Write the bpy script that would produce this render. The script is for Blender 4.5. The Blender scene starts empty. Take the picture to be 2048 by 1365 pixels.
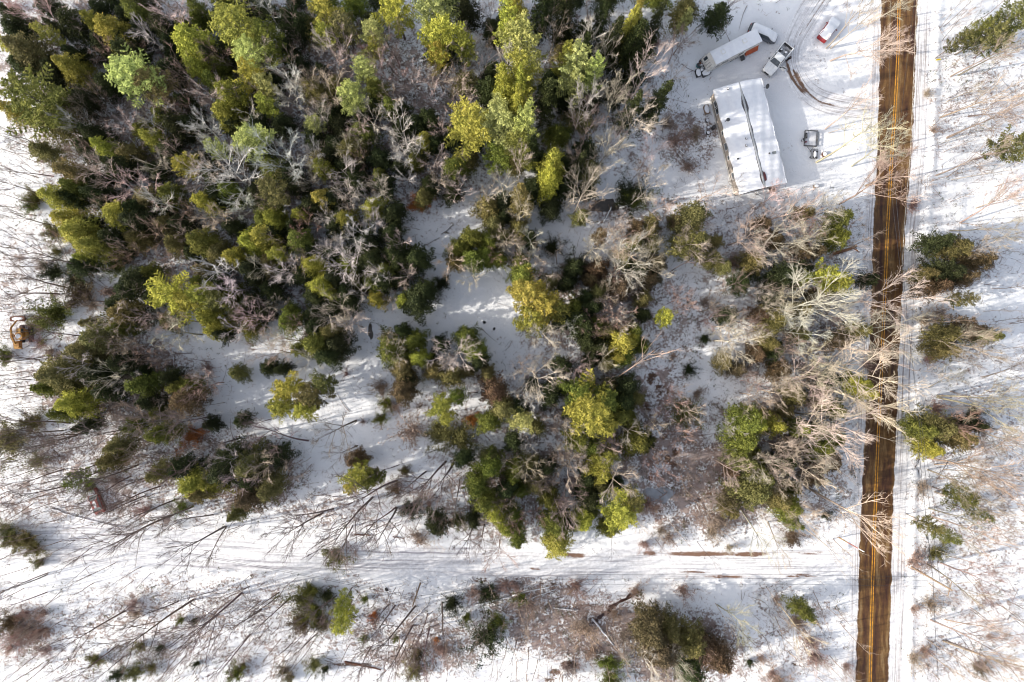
import bpy, bmesh, math, random
import numpy as np
from mathutils import Vector, Matrix
R_ = math.radians
random.seed(7)
scene = bpy.context.scene
C = scene.collection

# ---------------------------------------------------------------- camera, world, sun
HC, SC = 112.0, 12.2            # camera height (m), photo pixels per metre at the ground
cam_d = bpy.data.cameras.new("camera"); cam_d.sensor_width = 36; cam_d.lens = 36 * HC / (2048 / SC)
cam_d.clip_start = 1; cam_d.clip_end = 4000
cam = bpy.data.objects.new("camera", cam_d); C.objects.link(cam)
cam.location = (0, 0, HC); scene.camera = cam
SUN_EL, SHADOW_DIR = 25.0, 12.0  # shadows fall 12 degrees above image right
w = bpy.data.worlds.new("World"); scene.world = w; w.use_nodes = True
nt = w.node_tree; nt.nodes.clear()
sky = nt.nodes.new('ShaderNodeTexSky'); sky.sky_type = 'NISHITA'; sky.sun_disc = False
sd = R_(SHADOW_DIR)
to_sun = Vector((-math.cos(sd) * math.cos(R_(SUN_EL)), -math.sin(sd) * math.cos(R_(SUN_EL)), math.sin(R_(SUN_EL))))
sky.sun_elevation = R_(SUN_EL)
sky.sun_rotation = math.atan2(to_sun.x, to_sun.y)
sky.air_density = 1.0; sky.dust_density = 2.5; sky.ozone_density = 0.6
hs = nt.nodes.new('ShaderNodeHueSaturation'); hs.inputs['Saturation'].default_value = 0.55
bg = nt.nodes.new('ShaderNodeBackground'); bg.inputs[1].default_value = 0.15
wo = nt.nodes.new('ShaderNodeOutputWorld')
nt.links.new(sky.outputs[0], hs.inputs['Color']); nt.links.new(hs.outputs[0], bg.inputs[0]); nt.links.new(bg.outputs[0], wo.inputs[0])
sun_d = bpy.data.lights.new("sun", 'SUN'); sun_d.energy = 3.2; sun_d.angle = R_(0.55); sun_d.color = (1.0, 0.93, 0.82)
sun = bpy.data.objects.new("sun", sun_d); C.objects.link(sun)
sun.rotation_euler = (-to_sun).to_track_quat('-Z', 'Y').to_euler(); sun.location = (-40, -10, 60)
scene.view_settings.view_transform = 'Standard'; scene.view_settings.look = 'None'
scene.view_settings.gamma = 1.0; scene.view_settings.use_curve_mapping = False
scene.view_settings.exposure = 1.02
try:
    scene.cycles.use_denoising = True; scene.cycles.filter_width = 1.1; scene.cycles.max_bounces = 5; scene.cycles.diffuse_bounces = 3; scene.cycles.transparent_max_bounces = 4
except Exception:
    pass

# ---------------------------------------------------------------- helpers
def W(px, py, z=0.0):
    """photo pixel seen at height z -> world point"""
    k = (HC - z) / HC / SC
    return Vector(((px - 1024) * k, -(py - 682.5) * k, z))
TILE = dict(zip("ABCDEFGIJKLM", [(0,0),(512,0),(1024,0),(1536,0),(0,455),(512,455),(1024,455),(1536,455),(0,910),(512,910),(1024,910),(1536,910)]))
def TP(t, x, y):
    o = TILE[t]; return o[0] + x / 3.0, o[1] + y / 3.0

def link(name, mesh, parent=None, loc=(0,0,0)):
    o = bpy.data.objects.new(name, mesh); C.objects.link(o); o.location = loc
    if parent is not None: o.parent = parent
    return o
def tag(o, label=None, cat=None, group=None, kind=None):
    if label: o["label"] = label
    if cat: o["category"] = cat
    if group: o["group"] = group
    if kind: o["kind"] = kind
    return o
def thing(name, label, cat, loc=(0,0,0), rz=0.0, group=None):
    o = bpy.data.objects.new(name, None); C.objects.link(o); o.location = loc; o.rotation_euler = (0,0,rz)
    o.empty_display_size = 0.3
    return tag(o, label, cat, group)

MATS = {}
def mat(name, col, rough=0.8, spec=0.3, metal=0.0, noise=None, bump=None, col2=None):
    """procedural material: base colour broken up by noise between col and col2"""
    if name in MATS: return MATS[name]
    m = bpy.data.materials.new(name); m.use_nodes = True; n = m.node_tree.nodes; l = m.node_tree.links
    b = n['Principled BSDF']
    b.inputs['Roughness'].default_value = rough; b.inputs['Specular IOR Level'].default_value = spec
    b.inputs['Metallic'].default_value = metal
    tc = n.new('ShaderNodeTexCoord')
    nz = n.new('ShaderNodeTexNoise'); nz.inputs['Scale'].default_value = noise or 3.0; nz.inputs['Detail'].default_value = 5
    l.new(tc.outputs['Object'], nz.inputs['Vector'])
    mx = n.new('ShaderNodeMix'); mx.data_type = 'RGBA'
    rp = n.new('ShaderNodeMapRange'); rp.inputs[1].default_value = 0.35; rp.inputs[2].default_value = 0.65
    l.new(nz.outputs['Fac'], rp.inputs[0]); l.new(rp.outputs[0], mx.inputs[0])
    c2 = col2 or tuple(c * 0.82 for c in col)
    mx.inputs[6].default_value = (*col, 1); mx.inputs[7].default_value = (*c2, 1)
    l.new(mx.outputs[2], b.inputs['Base Color'])
    if bump:
        bp = n.new('ShaderNodeBump'); bp.inputs['Strength'].default_value = bump; bp.inputs['Distance'].default_value = 0.05
        l.new(nz.outputs['Fac'], bp.inputs['Height']); l.new(bp.outputs[0], b.inputs['Normal'])
    MATS[name] = m
    return m

def foliage_mat():
    m = bpy.data.materials.new("needles"); m.use_nodes = True; n = m.node_tree.nodes; l = m.node_tree.links
    b = n['Principled BSDF']; b.inputs['Roughness'].default_value = 0.65; b.inputs['Specular IOR Level'].default_value = 0.12
    oi = n.new('ShaderNodeObjectInfo')
    tc = n.new('ShaderNodeTexCoord'); nz = n.new('ShaderNodeTexNoise'); nz.inputs['Scale'].default_value = 1.1; nz.inputs['Detail'].default_value = 4
    l.new(tc.outputs['Object'], nz.inputs['Vector'])
    hs = n.new('ShaderNodeHueSaturation')
    mr = n.new('ShaderNodeMapRange'); mr.inputs[1].default_value = 0.3; mr.inputs[2].default_value = 0.7; mr.inputs[3].default_value = 0.7; mr.inputs[4].default_value = 1.3
    l.new(nz.outputs['Fac'], mr.inputs[0]); l.new(mr.outputs[0], hs.inputs['Value'])
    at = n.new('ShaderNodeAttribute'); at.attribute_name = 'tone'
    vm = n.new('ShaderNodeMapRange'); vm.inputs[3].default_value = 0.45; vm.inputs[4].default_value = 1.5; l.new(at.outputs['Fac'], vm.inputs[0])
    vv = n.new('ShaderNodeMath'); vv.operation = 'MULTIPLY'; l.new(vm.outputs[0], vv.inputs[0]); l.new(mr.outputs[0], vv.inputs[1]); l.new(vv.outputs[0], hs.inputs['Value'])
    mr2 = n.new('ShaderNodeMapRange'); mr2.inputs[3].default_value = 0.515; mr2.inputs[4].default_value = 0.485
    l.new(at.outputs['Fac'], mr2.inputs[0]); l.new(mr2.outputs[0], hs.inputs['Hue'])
    l.new(oi.outputs['Color'], hs.inputs['Color']); l.new(hs.outputs[0], b.inputs['Base Color'])
    tr = n.new('ShaderNodeBsdfTranslucent'); l.new(hs.outputs[0], tr.inputs[0])
    ms = n.new('ShaderNodeMixShader'); ms.inputs[0].default_value = 0.14
    l.new(b.outputs[0], ms.inputs[1]); l.new(tr.outputs[0], ms.inputs[2])
    l.new(ms.outputs[0], n['Material Output'].inputs['Surface'])
    return m
def bark_mat():
    m = bpy.data.materials.new("bark"); m.use_nodes = True; n = m.node_tree.nodes; l = m.node_tree.links
    b = n['Principled BSDF']; b.inputs['Roughness'].default_value = 0.85; b.inputs['Specular IOR Level'].default_value = 0.15
    oi = n.new('ShaderNodeObjectInfo')
    tc = n.new('ShaderNodeTexCoord'); nz = n.new('ShaderNodeTexNoise'); nz.inputs['Scale'].default_value = 2.2; nz.inputs['Detail'].default_value = 6
    l.new(tc.outputs['Object'], nz.inputs['Vector'])
    hs = n.new('ShaderNodeHueSaturation')
    mr = n.new('ShaderNodeMapRange'); mr.inputs[1].default_value = 0.3; mr.inputs[2].default_value = 0.7; mr.inputs[3].default_value = 0.55; mr.inputs[4].default_value = 1.4
    l.new(nz.outputs['Fac'], mr.inputs[0]); l.new(mr.outputs[0], hs.inputs['Value'])
    l.new(oi.outputs['Color'], hs.inputs['Color']); l.new(hs.outputs[0], b.inputs['Base Color'])
    return m
M_LEAF = foliage_mat(); M_BARK = bark_mat()
M_SNOW = mat("snow", (0.80, 0.81, 0.84), 0.75, 0.2, noise=1.6, bump=0.35, col2=(0.74, 0.75, 0.79))

# ---- shape collectors
class MB:
    def __init__(s): s.v = []; s.f = []; s.mi = []; s.cur = 0
    def add(s, vs, fs):
        o = len(s.v); s.v += [tuple(p) for p in vs]; s.f += [tuple(i + o for i in f) for f in fs]; s.mi += [s.cur] * len(fs)
        return s
    def box(s, c, d, rz=0.0, ch=0.0, taper=1.0):
        """box centre c, size d; ch chamfers the four upright edges; taper scales the top"""
        x, y, z = d[0]/2, d[1]/2, d[2]/2; ch = min(ch, x*0.9, y*0.9)
        if ch > 0: ring = [(x,y-ch),(x-ch,y),(-x+ch,y),(-x,y-ch),(-x,-y+ch),(-x+ch,-y),(x-ch,-y),(x,-y+ch)]
        else: ring = [(x,y),(-x,y),(-x,-y),(x,-y)]
        n = len(ring); cr, sr = math.cos(rz), math.sin(rz); vs = []
        for zz, k in ((-z, 1.0), (z, taper)):
            for a, b in ring:
                a, b = a*k, b*k
                vs.append((c[0]+a*cr-b*sr, c[1]+a*sr+b*cr, c[2]+zz))
        fs = [tuple(range(n-1,-1,-1)), tuple(range(n, 2*n))] + [(i, (i+1)%n, (i+1)%n+n, i+n) for i in range(n)]
        return s.add(vs, fs)
    def tube(s, pts, rs, n=8, cap=True):
        pts = [Vector(p) for p in pts]
        if not hasattr(rs, '__len__'): rs = [rs]*len(pts)
        vs = []; fs = []
        for i, p in enumerate(pts):
            d = (pts[min(i+1,len(pts)-1)] - pts[max(i-1,0)]).normalized()
            a = d.orthogonal().normalized() if i == 0 else (a - d*a.dot(d)).normalized()
            b = d.cross(a)
            for k in range(n):
                t = 2*math.pi*k/n; vs.append(p + (a*math.cos(t)+b*math.sin(t))*rs[i])
        for i in range(len(pts)-1):
            for k in range(n): fs.append((i*n+k, i*n+(k+1)%n, (i+1)*n+(k+1)%n, (i+1)*n+k))
        if cap: fs.append(tuple(range(n-1,-1,-1))); fs.append(tuple(range((len(pts)-1)*n, len(pts)*n)))
        return s.add(vs, fs)
    def loft(s, rings, cap=True):
        n = len(rings[0]); vs = [p for r in rings for p in r]; fs = []
        for i in range(len(rings)-1):
            for k in range(n): fs.append((i*n+k, i*n+(k+1)%n, (i+1)*n+(k+1)%n, (i+1)*n+k))
        if cap: fs.append(tuple(range(n-1,-1,-1))); fs.append(tuple(range((len(rings)-1)*n, len(rings)*n)))
        return s.add(vs, fs)
    def mound(s, c, rx, ry, h, rz=0, seed=0, n=14, m=4, irr=0.15):
        rr = random.Random(seed); k_ = [1+rr.uniform(-irr,irr) for _ in range(n)]; vs = []; fs = []
        cr, sr = math.cos(rz), math.sin(rz)
        for j in range(m):
            t = j/(m); q = math.cos(t*math.pi/2)**0.6 if j else 1.0
            for i in range(n):
                a = 2*math.pi*i/n; x = rx*q*k_[i]*math.cos(a); y = ry*q*k_[i]*math.sin(a)
                vs.append((c[0]+x*cr-y*sr, c[1]+x*sr+y*cr, c[2]+h*math.sin(t*math.pi/2)*(1+rr.uniform(-.08,.08))))
        vs.append((c[0], c[1], c[2]+h))
        for j in range(m-1):
            for i in range(n): fs.append((j*n+i, j*n+(i+1)%n, (j+1)*n+(i+1)%n, (j+1)*n+i))
        for i in range(n): fs.append(((m-1)*n+i, (m-1)*n+(i+1)%n, m*n))
        return s.add(vs, fs)
    def build(s, name, mats, parent=None, loc=(0,0,0), smooth=False):
        me = bpy.data.meshes.new(name); me.from_pydata(s.v, [], s.f)
        if not isinstance(mats, (list, tuple)): mats = [mats]
        for m in mats: me.materials.append(m)
        me.polygons.foreach_set('material_index', s.mi)
        if smooth: me.polygons.foreach_set('use_smooth', [True]*len(s.f))
        me.update()
        return link(name, me, parent, loc)
# ================================================================ GROUND
rng = np.random.default_rng(5)
def vnoise(x, y, seed, scale):
    """smooth value noise, numpy"""
    r = np.random.default_rng(seed); g = r.random((256, 256))
    u = x / scale; v = y / scale; i = np.floor(u).astype(int); j = np.floor(v).astype(int)
    fu = u - i; fv = v - j; fu = fu*fu*(3-2*fu); fv = fv*fv*(3-2*fv)
    i0, i1, j0, j1 = i & 255, (i+1) & 255, j & 255, (j+1) & 255
    return (g[i0,j0]*(1-fu)*(1-fv) + g[i1,j0]*fu*(1-fv) + g[i0,j1]*(1-fu)*fv + g[i1,j1]*fu*fv)
def fbm(x, y, seed, scale, o=4):
    s = 0; a = 1; t = 0
    for k in range(o): s = s + a*vnoise(x, y, seed+k, scale); t += a; a *= 0.5; scale *= 0.5
    return s / t
RXL = [(-300,1782),(0,1762),(300,1754),(455,1746),(600,1742),(755,1735),(860,1730),(1010,1722),(1100,1718),(1200,1716),(1365,1710),(1700,1698)]
RXR = [(-300,1856),(0,1836),(300,1824),(455,1811),(600,1804),(755,1796),(860,1793),(1010,1786),(1100,1784),(1200,1782),(1365,1776),(1700,1764)]
RYC = [(-300,1816),(0,1798),(100,1796),(200,1791),(300,1784),(455,1775),(600,1769),(755,1762),(910,1754.5),(1060,1748.5),(1200,1744),(1365,1740),(1700,1730)]
def itp(tab, y): return float(np.interp(y, [a for a, b in tab], [b for a, b in tab]))
def itpa(tab, y): return np.interp(y, [a for a, b in tab], [b for a, b in tab])
SR_T = [(-400,1035),(300,1052),(512,1073),(760,1093),(1024,1094),(1536,1101),(1722,1100)]
SR_B = [(-400,1110),(300,1130),(512,1143),(760,1150),(1024,1155),(1536,1158),(1722,1158)]

fx = np.concatenate([[-1600,-700,-300,-160,-120], np.arange(-95, 95.01, 0.3), [120,160,300,700,1600]])
fy = np.concatenate([[-1600,-700,-300,-130,-90], np.arange(-65, 65.01, 0.3), [90,130,300,700,1600]])
GX, GY = np.meshgrid(fx, fy)
PX = GX*SC + 1024; PY = -GY*SC + 682.5
litter = np.zeros_like(GX); mud = np.zeros_like(GX); pack = np.zeros_like(GX)
def blob(px, py, rx, ry, a=1.0, rot=0.0):
    c, s = math.cos(R_(rot)), math.sin(R_(rot)); dx = PX-px; dy = PY-py
    u = (dx*c + dy*s)/rx; v = (-dx*s + dy*c)/ry; d = u*u + v*v
    return a*np.clip(1.35 - d, 0, 1)
LIT = [ # dense woods floor
 (560,230,560,260,.62,0),(200,100,300,170,.5,0),(420,450,300,170,.55,0),(1150,150,230,200,.40,0),(650,560,260,90,.5,10),
 (230,760,190,110,.75,0),(300,900,260,110,.5,15),(480,950,140,90,.7,0),(860,760,130,90,.4,0),(1180,620,190,120,.55,0),(1180,850,210,190,.55,0),
 (1340,880,100,160,.66,0),(1340,780,60,60,.6,0),(1430,970,150,110,.75,0),(1300,640,160,120,.45,0),(1560,830,170,190,.55,0),(1540,500,210,120,.45,0),
 (1600,650,130,110,.5,0),(1600,950,140,120,.5,0),(960,900,110,110,.45,0),(1020,990,140,110,.6,0),(940,1000,170,60,.5,0),
 (1180,1260,240,80,.72,8),(1050,1200,130,60,.6,0),(1360,1300,150,90,.75,0),(840,1290,170,70,.55,0),(1400,1020,150,50,.6,0),
 (60,1265,50,66,.6,0),(60,1020,110,80,.35,0),(270,1010,160,40,.5,10),(230,1270,120,60,.3,-30),(560,1290,190,60,.35,-20),(700,1300,120,50,.3,0),
 (1930,520,80,60,.5,0),(1930,680,90,50,.45,0),(1910,880,100,60,.5,0),(1960,330,130,240,.16,0),(1950,1100,140,240,.25,0),
 (100,500,130,200,.18,0),(80,700,110,90,.3,0),(1300,440,160,60,.45,0),(1400,240,60,90,.6,20),(1380,290,60,60,.5,0),(1280,280,80,120,.35,0),
 (300,1060,260,26,.35,8),(330,1250,330,110,.42,-10),(80,1000,130,60,.45,0),(150,900,160,70,.5,0),(60,560,90,160,.35,0),(700,1230,180,80,.4,0),(1600,1250,100,90,.35,0),(1960,1000,120,330,.34,0),(1960,200,120,200,.3,0),(640,1020,120,40,.45,0),(1530,1300,160,70,.35,0),(1560,1230,90,90,.3,0),(1890,1310,60,60,.4,0),(1850,1120,40,40,.5,0),
 (150,420,60,220,.35,0),(700,1010,190,60,.28,0),(760,1200,110,30,.3,0),(1160,560,60,60,.6,0),(1060,770,90,40,.35,0),(1450,640,120,60,.35,0),(1462,152,46,8,.5,-12),(1480,120,50,12,.18,-25),(1620,130,40,60,.12,0)]
for a in LIT: litter = np.maximum(litter, blob(*a))
for a in [(950,620,95,75,1,0),(820,650,110,60,1,10),(740,780,90,80,.9,0),(690,860,70,60,.8,0),(1440,180,80,70,1,0),(430,710,70,30,.8,0),(1130,480,80,40,.8,0),(1440,780,100,30,.6,0)]:
    litter = litter*(1 - 0.9*blob(*a))
litter += 0.10
# right-hand shoulder, ditch cracks, wet swamp patches
MUD = [(1340,900,40,34,.35,0),(1120,1170,60,9,.6,5),(1140,1330,24,10,1,0),(1110,1345,14,10,.9,0),(1170,1255,12,12,.8,0),(1100,1360,20,8,.8,0),(1590,1330,8,4,1,30),
 (1220,425,34,20,.5,0),(1330,980,40,20,.6,0),(1313,1018,14,8,.9,20),(1445,1030,30,16,.6,0),(765,776,12,22,.7,15),(785,815,10,12,.7,0),(178,845,5,12,1,0),(700,1330,60,5,.9,0),
 (1405,250,18,30,.45,0),(960,1160,26,10,.7,0),(1015,1140,18,5,.8,0)]
for a in MUD: mud = np.maximum(mud, blob(*a))
for a in [(-.3,0)]:
    xl = itpa(RXL, PY); xr = itpa(RXR, PY)
    near = ((PY > 60) | (PY < 60))
    sh = np.exp(-((PX-(xr+13))/13.0)**2)*near
    pack = np.maximum(pack, sh); mud = np.maximum(mud, 0.42*np.exp(-((PX-(xr+3))/3.5)**2))
    mud = np.maximum(mud, 0.45*np.exp(-((PX-(xr+24))/2.5)**2)*(PY<460)); mud = np.maximum(mud, 0.33*np.exp(-((PX-(xl-3))/3.0)**2))
    mud = np.maximum(mud, 0.5*np.exp(-((PX-(xl-13-0.004*(PY-300)))/1.6)**2)); pack = np.maximum(pack, 0.7*np.exp(-((PX-(xl-8))/6.0)**2))
    cx = np.interp(PY, [600,700,780,860,920,1000,1100], [1845,1842,1832,1828,1836,1838,1838]) + 3*np.sin(PY/5.0) + 2*np.sin(PY/2.3+1)
    mud = np.maximum(mud, 0.95*np.exp(-((PX-cx)/2.0)**2)*(PY>600)*(PY<1000))
    cx = np.interp(PY, [860,960], [95,130]) + 3*np.sin(PY/4.0)
    mud = np.maximum(mud, 1.0*np.exp(-((PX-cx)/2.6)**2)*(PY>880)*(PY<955))
# trails on the left
for pts in ([(455,20),(560,30),(640,28),(720,38),(800,52),(860,90)], [(455,64),(500,68),(540,72)]):
    cx = np.interp(PY, [a for a,b in pts],[b for a,b in pts]); pack = np.maximum(pack, 0.9*np.exp(-((PX-cx)/4.5)**2)*(PY>pts[0][0])*(PY<pts[-1][0]))
for a in [(1560,120,90,90,.55,0),(1500,145,90,30,.4,-20),(150,1090,190,40,.35,10),(130,1090,18,22,.8,60)]: pack = np.maximum(pack, blob(*a))
# houses' yard soil splash
n1 = fbm(GX, GY, 11, 7.0); n2 = fbm(GX, GY, 21, 1.6, 3); n3 = fbm(GX+40, GY-13, 31, 22.0, 3)
HOLES = [(1304,752,12,10),(1300,760,8,14),(1318,774,16,6),(1336,782,5,11),(1322,786,7,6),(1295,820,10,5),(1292,812,6,8),(1310,845,8,5),(1330,875,12,8),(1352,905,9,14),(1345,930,14,7),(1336,918,8,10),(1302,955,6,14),(1420,988,12,6),(1370,870,10,5),(1277,1186,13,5),(1268,1190,8,5),(1398,1000,6,8),(1140,1332,16,6),(1112,1345,9,6)]
for hx, hy, a, b in HOLES: mud = np.maximum(mud, 1.1*np.exp(-(((PX-hx)/a)**2+((PY-hy)/b)**2)))
inroad = (PX > xl-4) & (PX < xr+4)
st = itpa(SR_T, PX); sb = itpa(SR_B, PX); inside_road = (PY > st-3) & (PY < sb+3) & (PX < 1722)
dist_side = np.minimum(np.abs(PY-st), np.abs(PY-sb)); bank = np.exp(-(np.minimum(np.abs(PY-(st-6)), np.abs(PY-(sb+6)))/5.0)**2)*(PX<1715)
GZ = 0.55*(n1-.5) + 0.35*(n2-.5)*(0.35+litter) + 0.22*bank*(0.5+n2)
GZ = GZ + 0.25*np.exp(-((PX-(xr+42))/8.0)**2)*(0.4+n2) - 0.25*mud
flat = np.clip(np.minimum(np.minimum(PX-(xl-22), (xr+32)-PX)/6.0, 1), 0, 1)
GZ = GZ*(1-flat) + (-0.03)*flat
flat = np.clip(np.minimum(np.minimum(PY-(st-4), (sb+4)-PY)/6.0, 1), 0, 1)*(PX<1722)
GZ = GZ*(1-flat) + (-0.03)*flat
DRIVE = [(1672,-50),(1640,-8),(1612,35),(1590,78),(1583,115),(1592,150),(1616,185),(1660,208),(1752,222)]
def polydist(pts):
    d = np.full_like(GX, 1e9)
    for (x0,y0),(x1,y1) in zip(pts[:-1], pts[1:]):
        L = (x1-x0)**2+(y1-y0)**2; t = np.clip(((PX-x0)*(x1-x0)+(PY-y0)*(y1-y0))/L, 0, 1)
        d = np.minimum(d, np.hypot(PX-x0-t*(x1-x0), PY-y0-t*(y1-y0)))
    return d
dd = polydist(DRIVE); flat = np.clip((34-dd)/8.0, 0, 1); GZ = GZ*(1-flat) + (-0.03)*flat
GZ = GZ + 0.12*np.exp(-((dd-33)/4.0)**2)*(dd>24)*(PX<xl-18)
for (hx, hy, r) in [(1500,280,150),(1470,90,90),(1540,90,70)]:
    f = np.clip(1.6-np.hypot(PX-hx, PY-hy)/r, 0, 1); GZ = GZ*(1-f) + (-0.02)*f
for (hx, hy, r) in [(1211,410,34),(1315,985,40),(742,665,16),(1225,1212,40)]:
    f = np.clip(1.7-np.hypot(PX-hx, PY-hy)/r, 0, 1); GZ = GZ*(1-f) + (-0.03)*f
far = (np.abs(GX) > 96) | (np.abs(GY) > 66); GZ[far] = 0
def ground_z(p):
    ix = int(np.argmin(np.abs(fx-p[0]))); iy = int(np.argmin(np.abs(fy-p[1]))); return float(GZ[iy, ix])
ny, nx = GX.shape
vs = np.stack([GX, GY, GZ], -1).reshape(-1, 3).astype(np.float32)
idx = np.arange(nx*ny).reshape(ny, nx)
fs = np.stack([idx[:-1,:-1], idx[:-1,1:], idx[1:,1:], idx[1:,:-1]], -1).reshape(-1, 4)
def np_mesh(name, v, f, mats, mi=None, smooth=False, tone=None):
    me = bpy.data.meshes.new(name); k = f.shape[1]
    me.vertices.add(len(v)); me.vertices.foreach_set('co', np.ascontiguousarray(v, dtype=np.float32).ravel())
    me.loops.add(f.size); me.loops.foreach_set('vertex_index', f.astype(np.int32).ravel())
    me.polygons.add(len(f)); me.polygons.foreach_set('loop_start', np.arange(0, f.size, k, dtype=np.int32))
    for m in mats: me.materials.append(m)
    if mi is not None: me.polygons.foreach_set('material_index', mi.astype(np.int32))
    me.polygons.foreach_set('use_smooth', np.full(len(f), smooth))
    me.update(calc_edges=True)
    if tone is not None:
        a = me.attributes.new('tone', 'FLOAT', 'POINT'); a.data.foreach_set('value', tone.astype(np.float32))
    return me

def snow_ground_mat():
    m = bpy.data.materials.new("snow_ground"); m.use_nodes = True; n = m.node_tree.nodes; l = m.node_tree.links
    b = n['Principled BSDF']; b.inputs['Roughness'].default_value = 0.8; b.inputs['Specular IOR Level'].default_value = 0.15
    at = n.new('ShaderNodeAttribute'); at.attribute_name = 'cover'
    sp = n.new('ShaderNodeSeparateColor'); l.new(at.outputs['Color'], sp.inputs[0])
    tc = n.new('ShaderNodeTexCoord')
    def nz(scale, det=6, rough=.6, vec=None):
        q = n.new('ShaderNodeTexNoise'); q.inputs['Scale'].default_value = scale; q.inputs['Detail'].default_value = det; q.inputs['Roughness'].default_value = rough
        l.new(vec or tc.outputs['Object'], q.inputs['Vector']); return q.outputs['Fac']
    def mth(op, a, c_):
        q = n.new('ShaderNodeMath'); q.operation = op
        for i, v in enumerate((a, c_)):
            if isinstance(v, (int, float)): q.inputs[i].default_value = v
            else: l.new(v, q.inputs[i])
        return q.outputs[0]
    def rng_(v, a, c_, o0=0., o1=1.):
        q = n.new('ShaderNodeMapRange'); q.inputs[1].default_value = a; q.inputs[2].default_value = c_; q.inputs[3].default_value = o0; q.inputs[4].default_value = o1
        l.new(v, q.inputs[0]); return q.outputs[0]
    def mix(f, a, c_):
        q = n.new('ShaderNodeMix'); q.data_type = 'RGBA'; l.new(f, q.inputs[0])
        for i, v in ((6, a), (7, c_)):
            if isinstance(v, tuple): q.inputs[i].default_value = (*v, 1)
            else: l.new(v, q.inputs[i])
        return q.outputs[2]
    fine = nz(2.6, 8, .72); mid = nz(.45, 5); veryfine = nz(7.0, 4, .7); soft = nz(.12, 3)
    # litter: noise above a threshold that falls where there is more litter
    comb = mth('ADD', mth('MULTIPLY', fine, .6), mth('MULTIPLY', mid, .4))
    lf = rng_(mth('ADD', mth('ADD', comb, mth('MULTIPLY', nz(1.0,4,.6), .22)), mth('MULTIPLY', sp.outputs[0], .24)), .735, .80)
    mf = rng_(mth('ADD', mth('ADD', mth('MULTIPLY', fine, .9), mth('MULTIPLY', veryfine, .4)), mth('MULTIPLY', sp.outputs[1], .42)), .90, 1.0)
    snow = mix(rng_(soft, .35, .65), (.80,.805,.825), (.73,.74,.77))
    packc = mix(rng_(veryfine, .4, .62), (.66,.65,.67), (.40,.38,.39))
    snow = mix(mth('MULTIPLY', sp.outputs[2], .8), snow, packc)
    litc = mix(rng_(veryfine, .35, .65), (.23,.155,.12), (.09,.065,.06))
    litc = mix(rng_(mid, .4, .6), litc, (.33,.27,.25))
    mudc = mix(rng_(fine, .4, .6), (.065,.035,.03), (.14,.085,.055))
    col = mix(lf, snow, litc); col = mix(mf, col, mudc)
    l.new(col, b.inputs['Base Color'])
    bp = n.new('ShaderNodeBump'); bp.inputs['Strength'].default_value = .62; bp.inputs['Distance'].default_value = .20
    l.new(mth('SUBTRACT', mth('ADD', mth('MULTIPLY', nz(1.4, 7, .6), .9), mth('MULTIPLY', mid, .8)), mth('MULTIPLY', lf, .25)), bp.inputs['Height'])
    l.new(bp.outputs[0], b.inputs['Normal'])
    return m
gme = np_mesh("ground", vs, fs, [snow_ground_mat()], smooth=True)
ca = gme.attributes.new('cover', 'FLOAT_COLOR', 'POINT')
cov = np.stack([np.clip(litter,0,1.3), np.clip(mud,0,1.2), np.clip(pack,0,1), np.ones_like(mud)], -1)
cov[far] = (0.3, 0, 0, 1)
ca.data.foreach_set('color', cov.reshape(-1).astype(np.float32))
tag(link("ground", gme), kind="structure")

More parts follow.
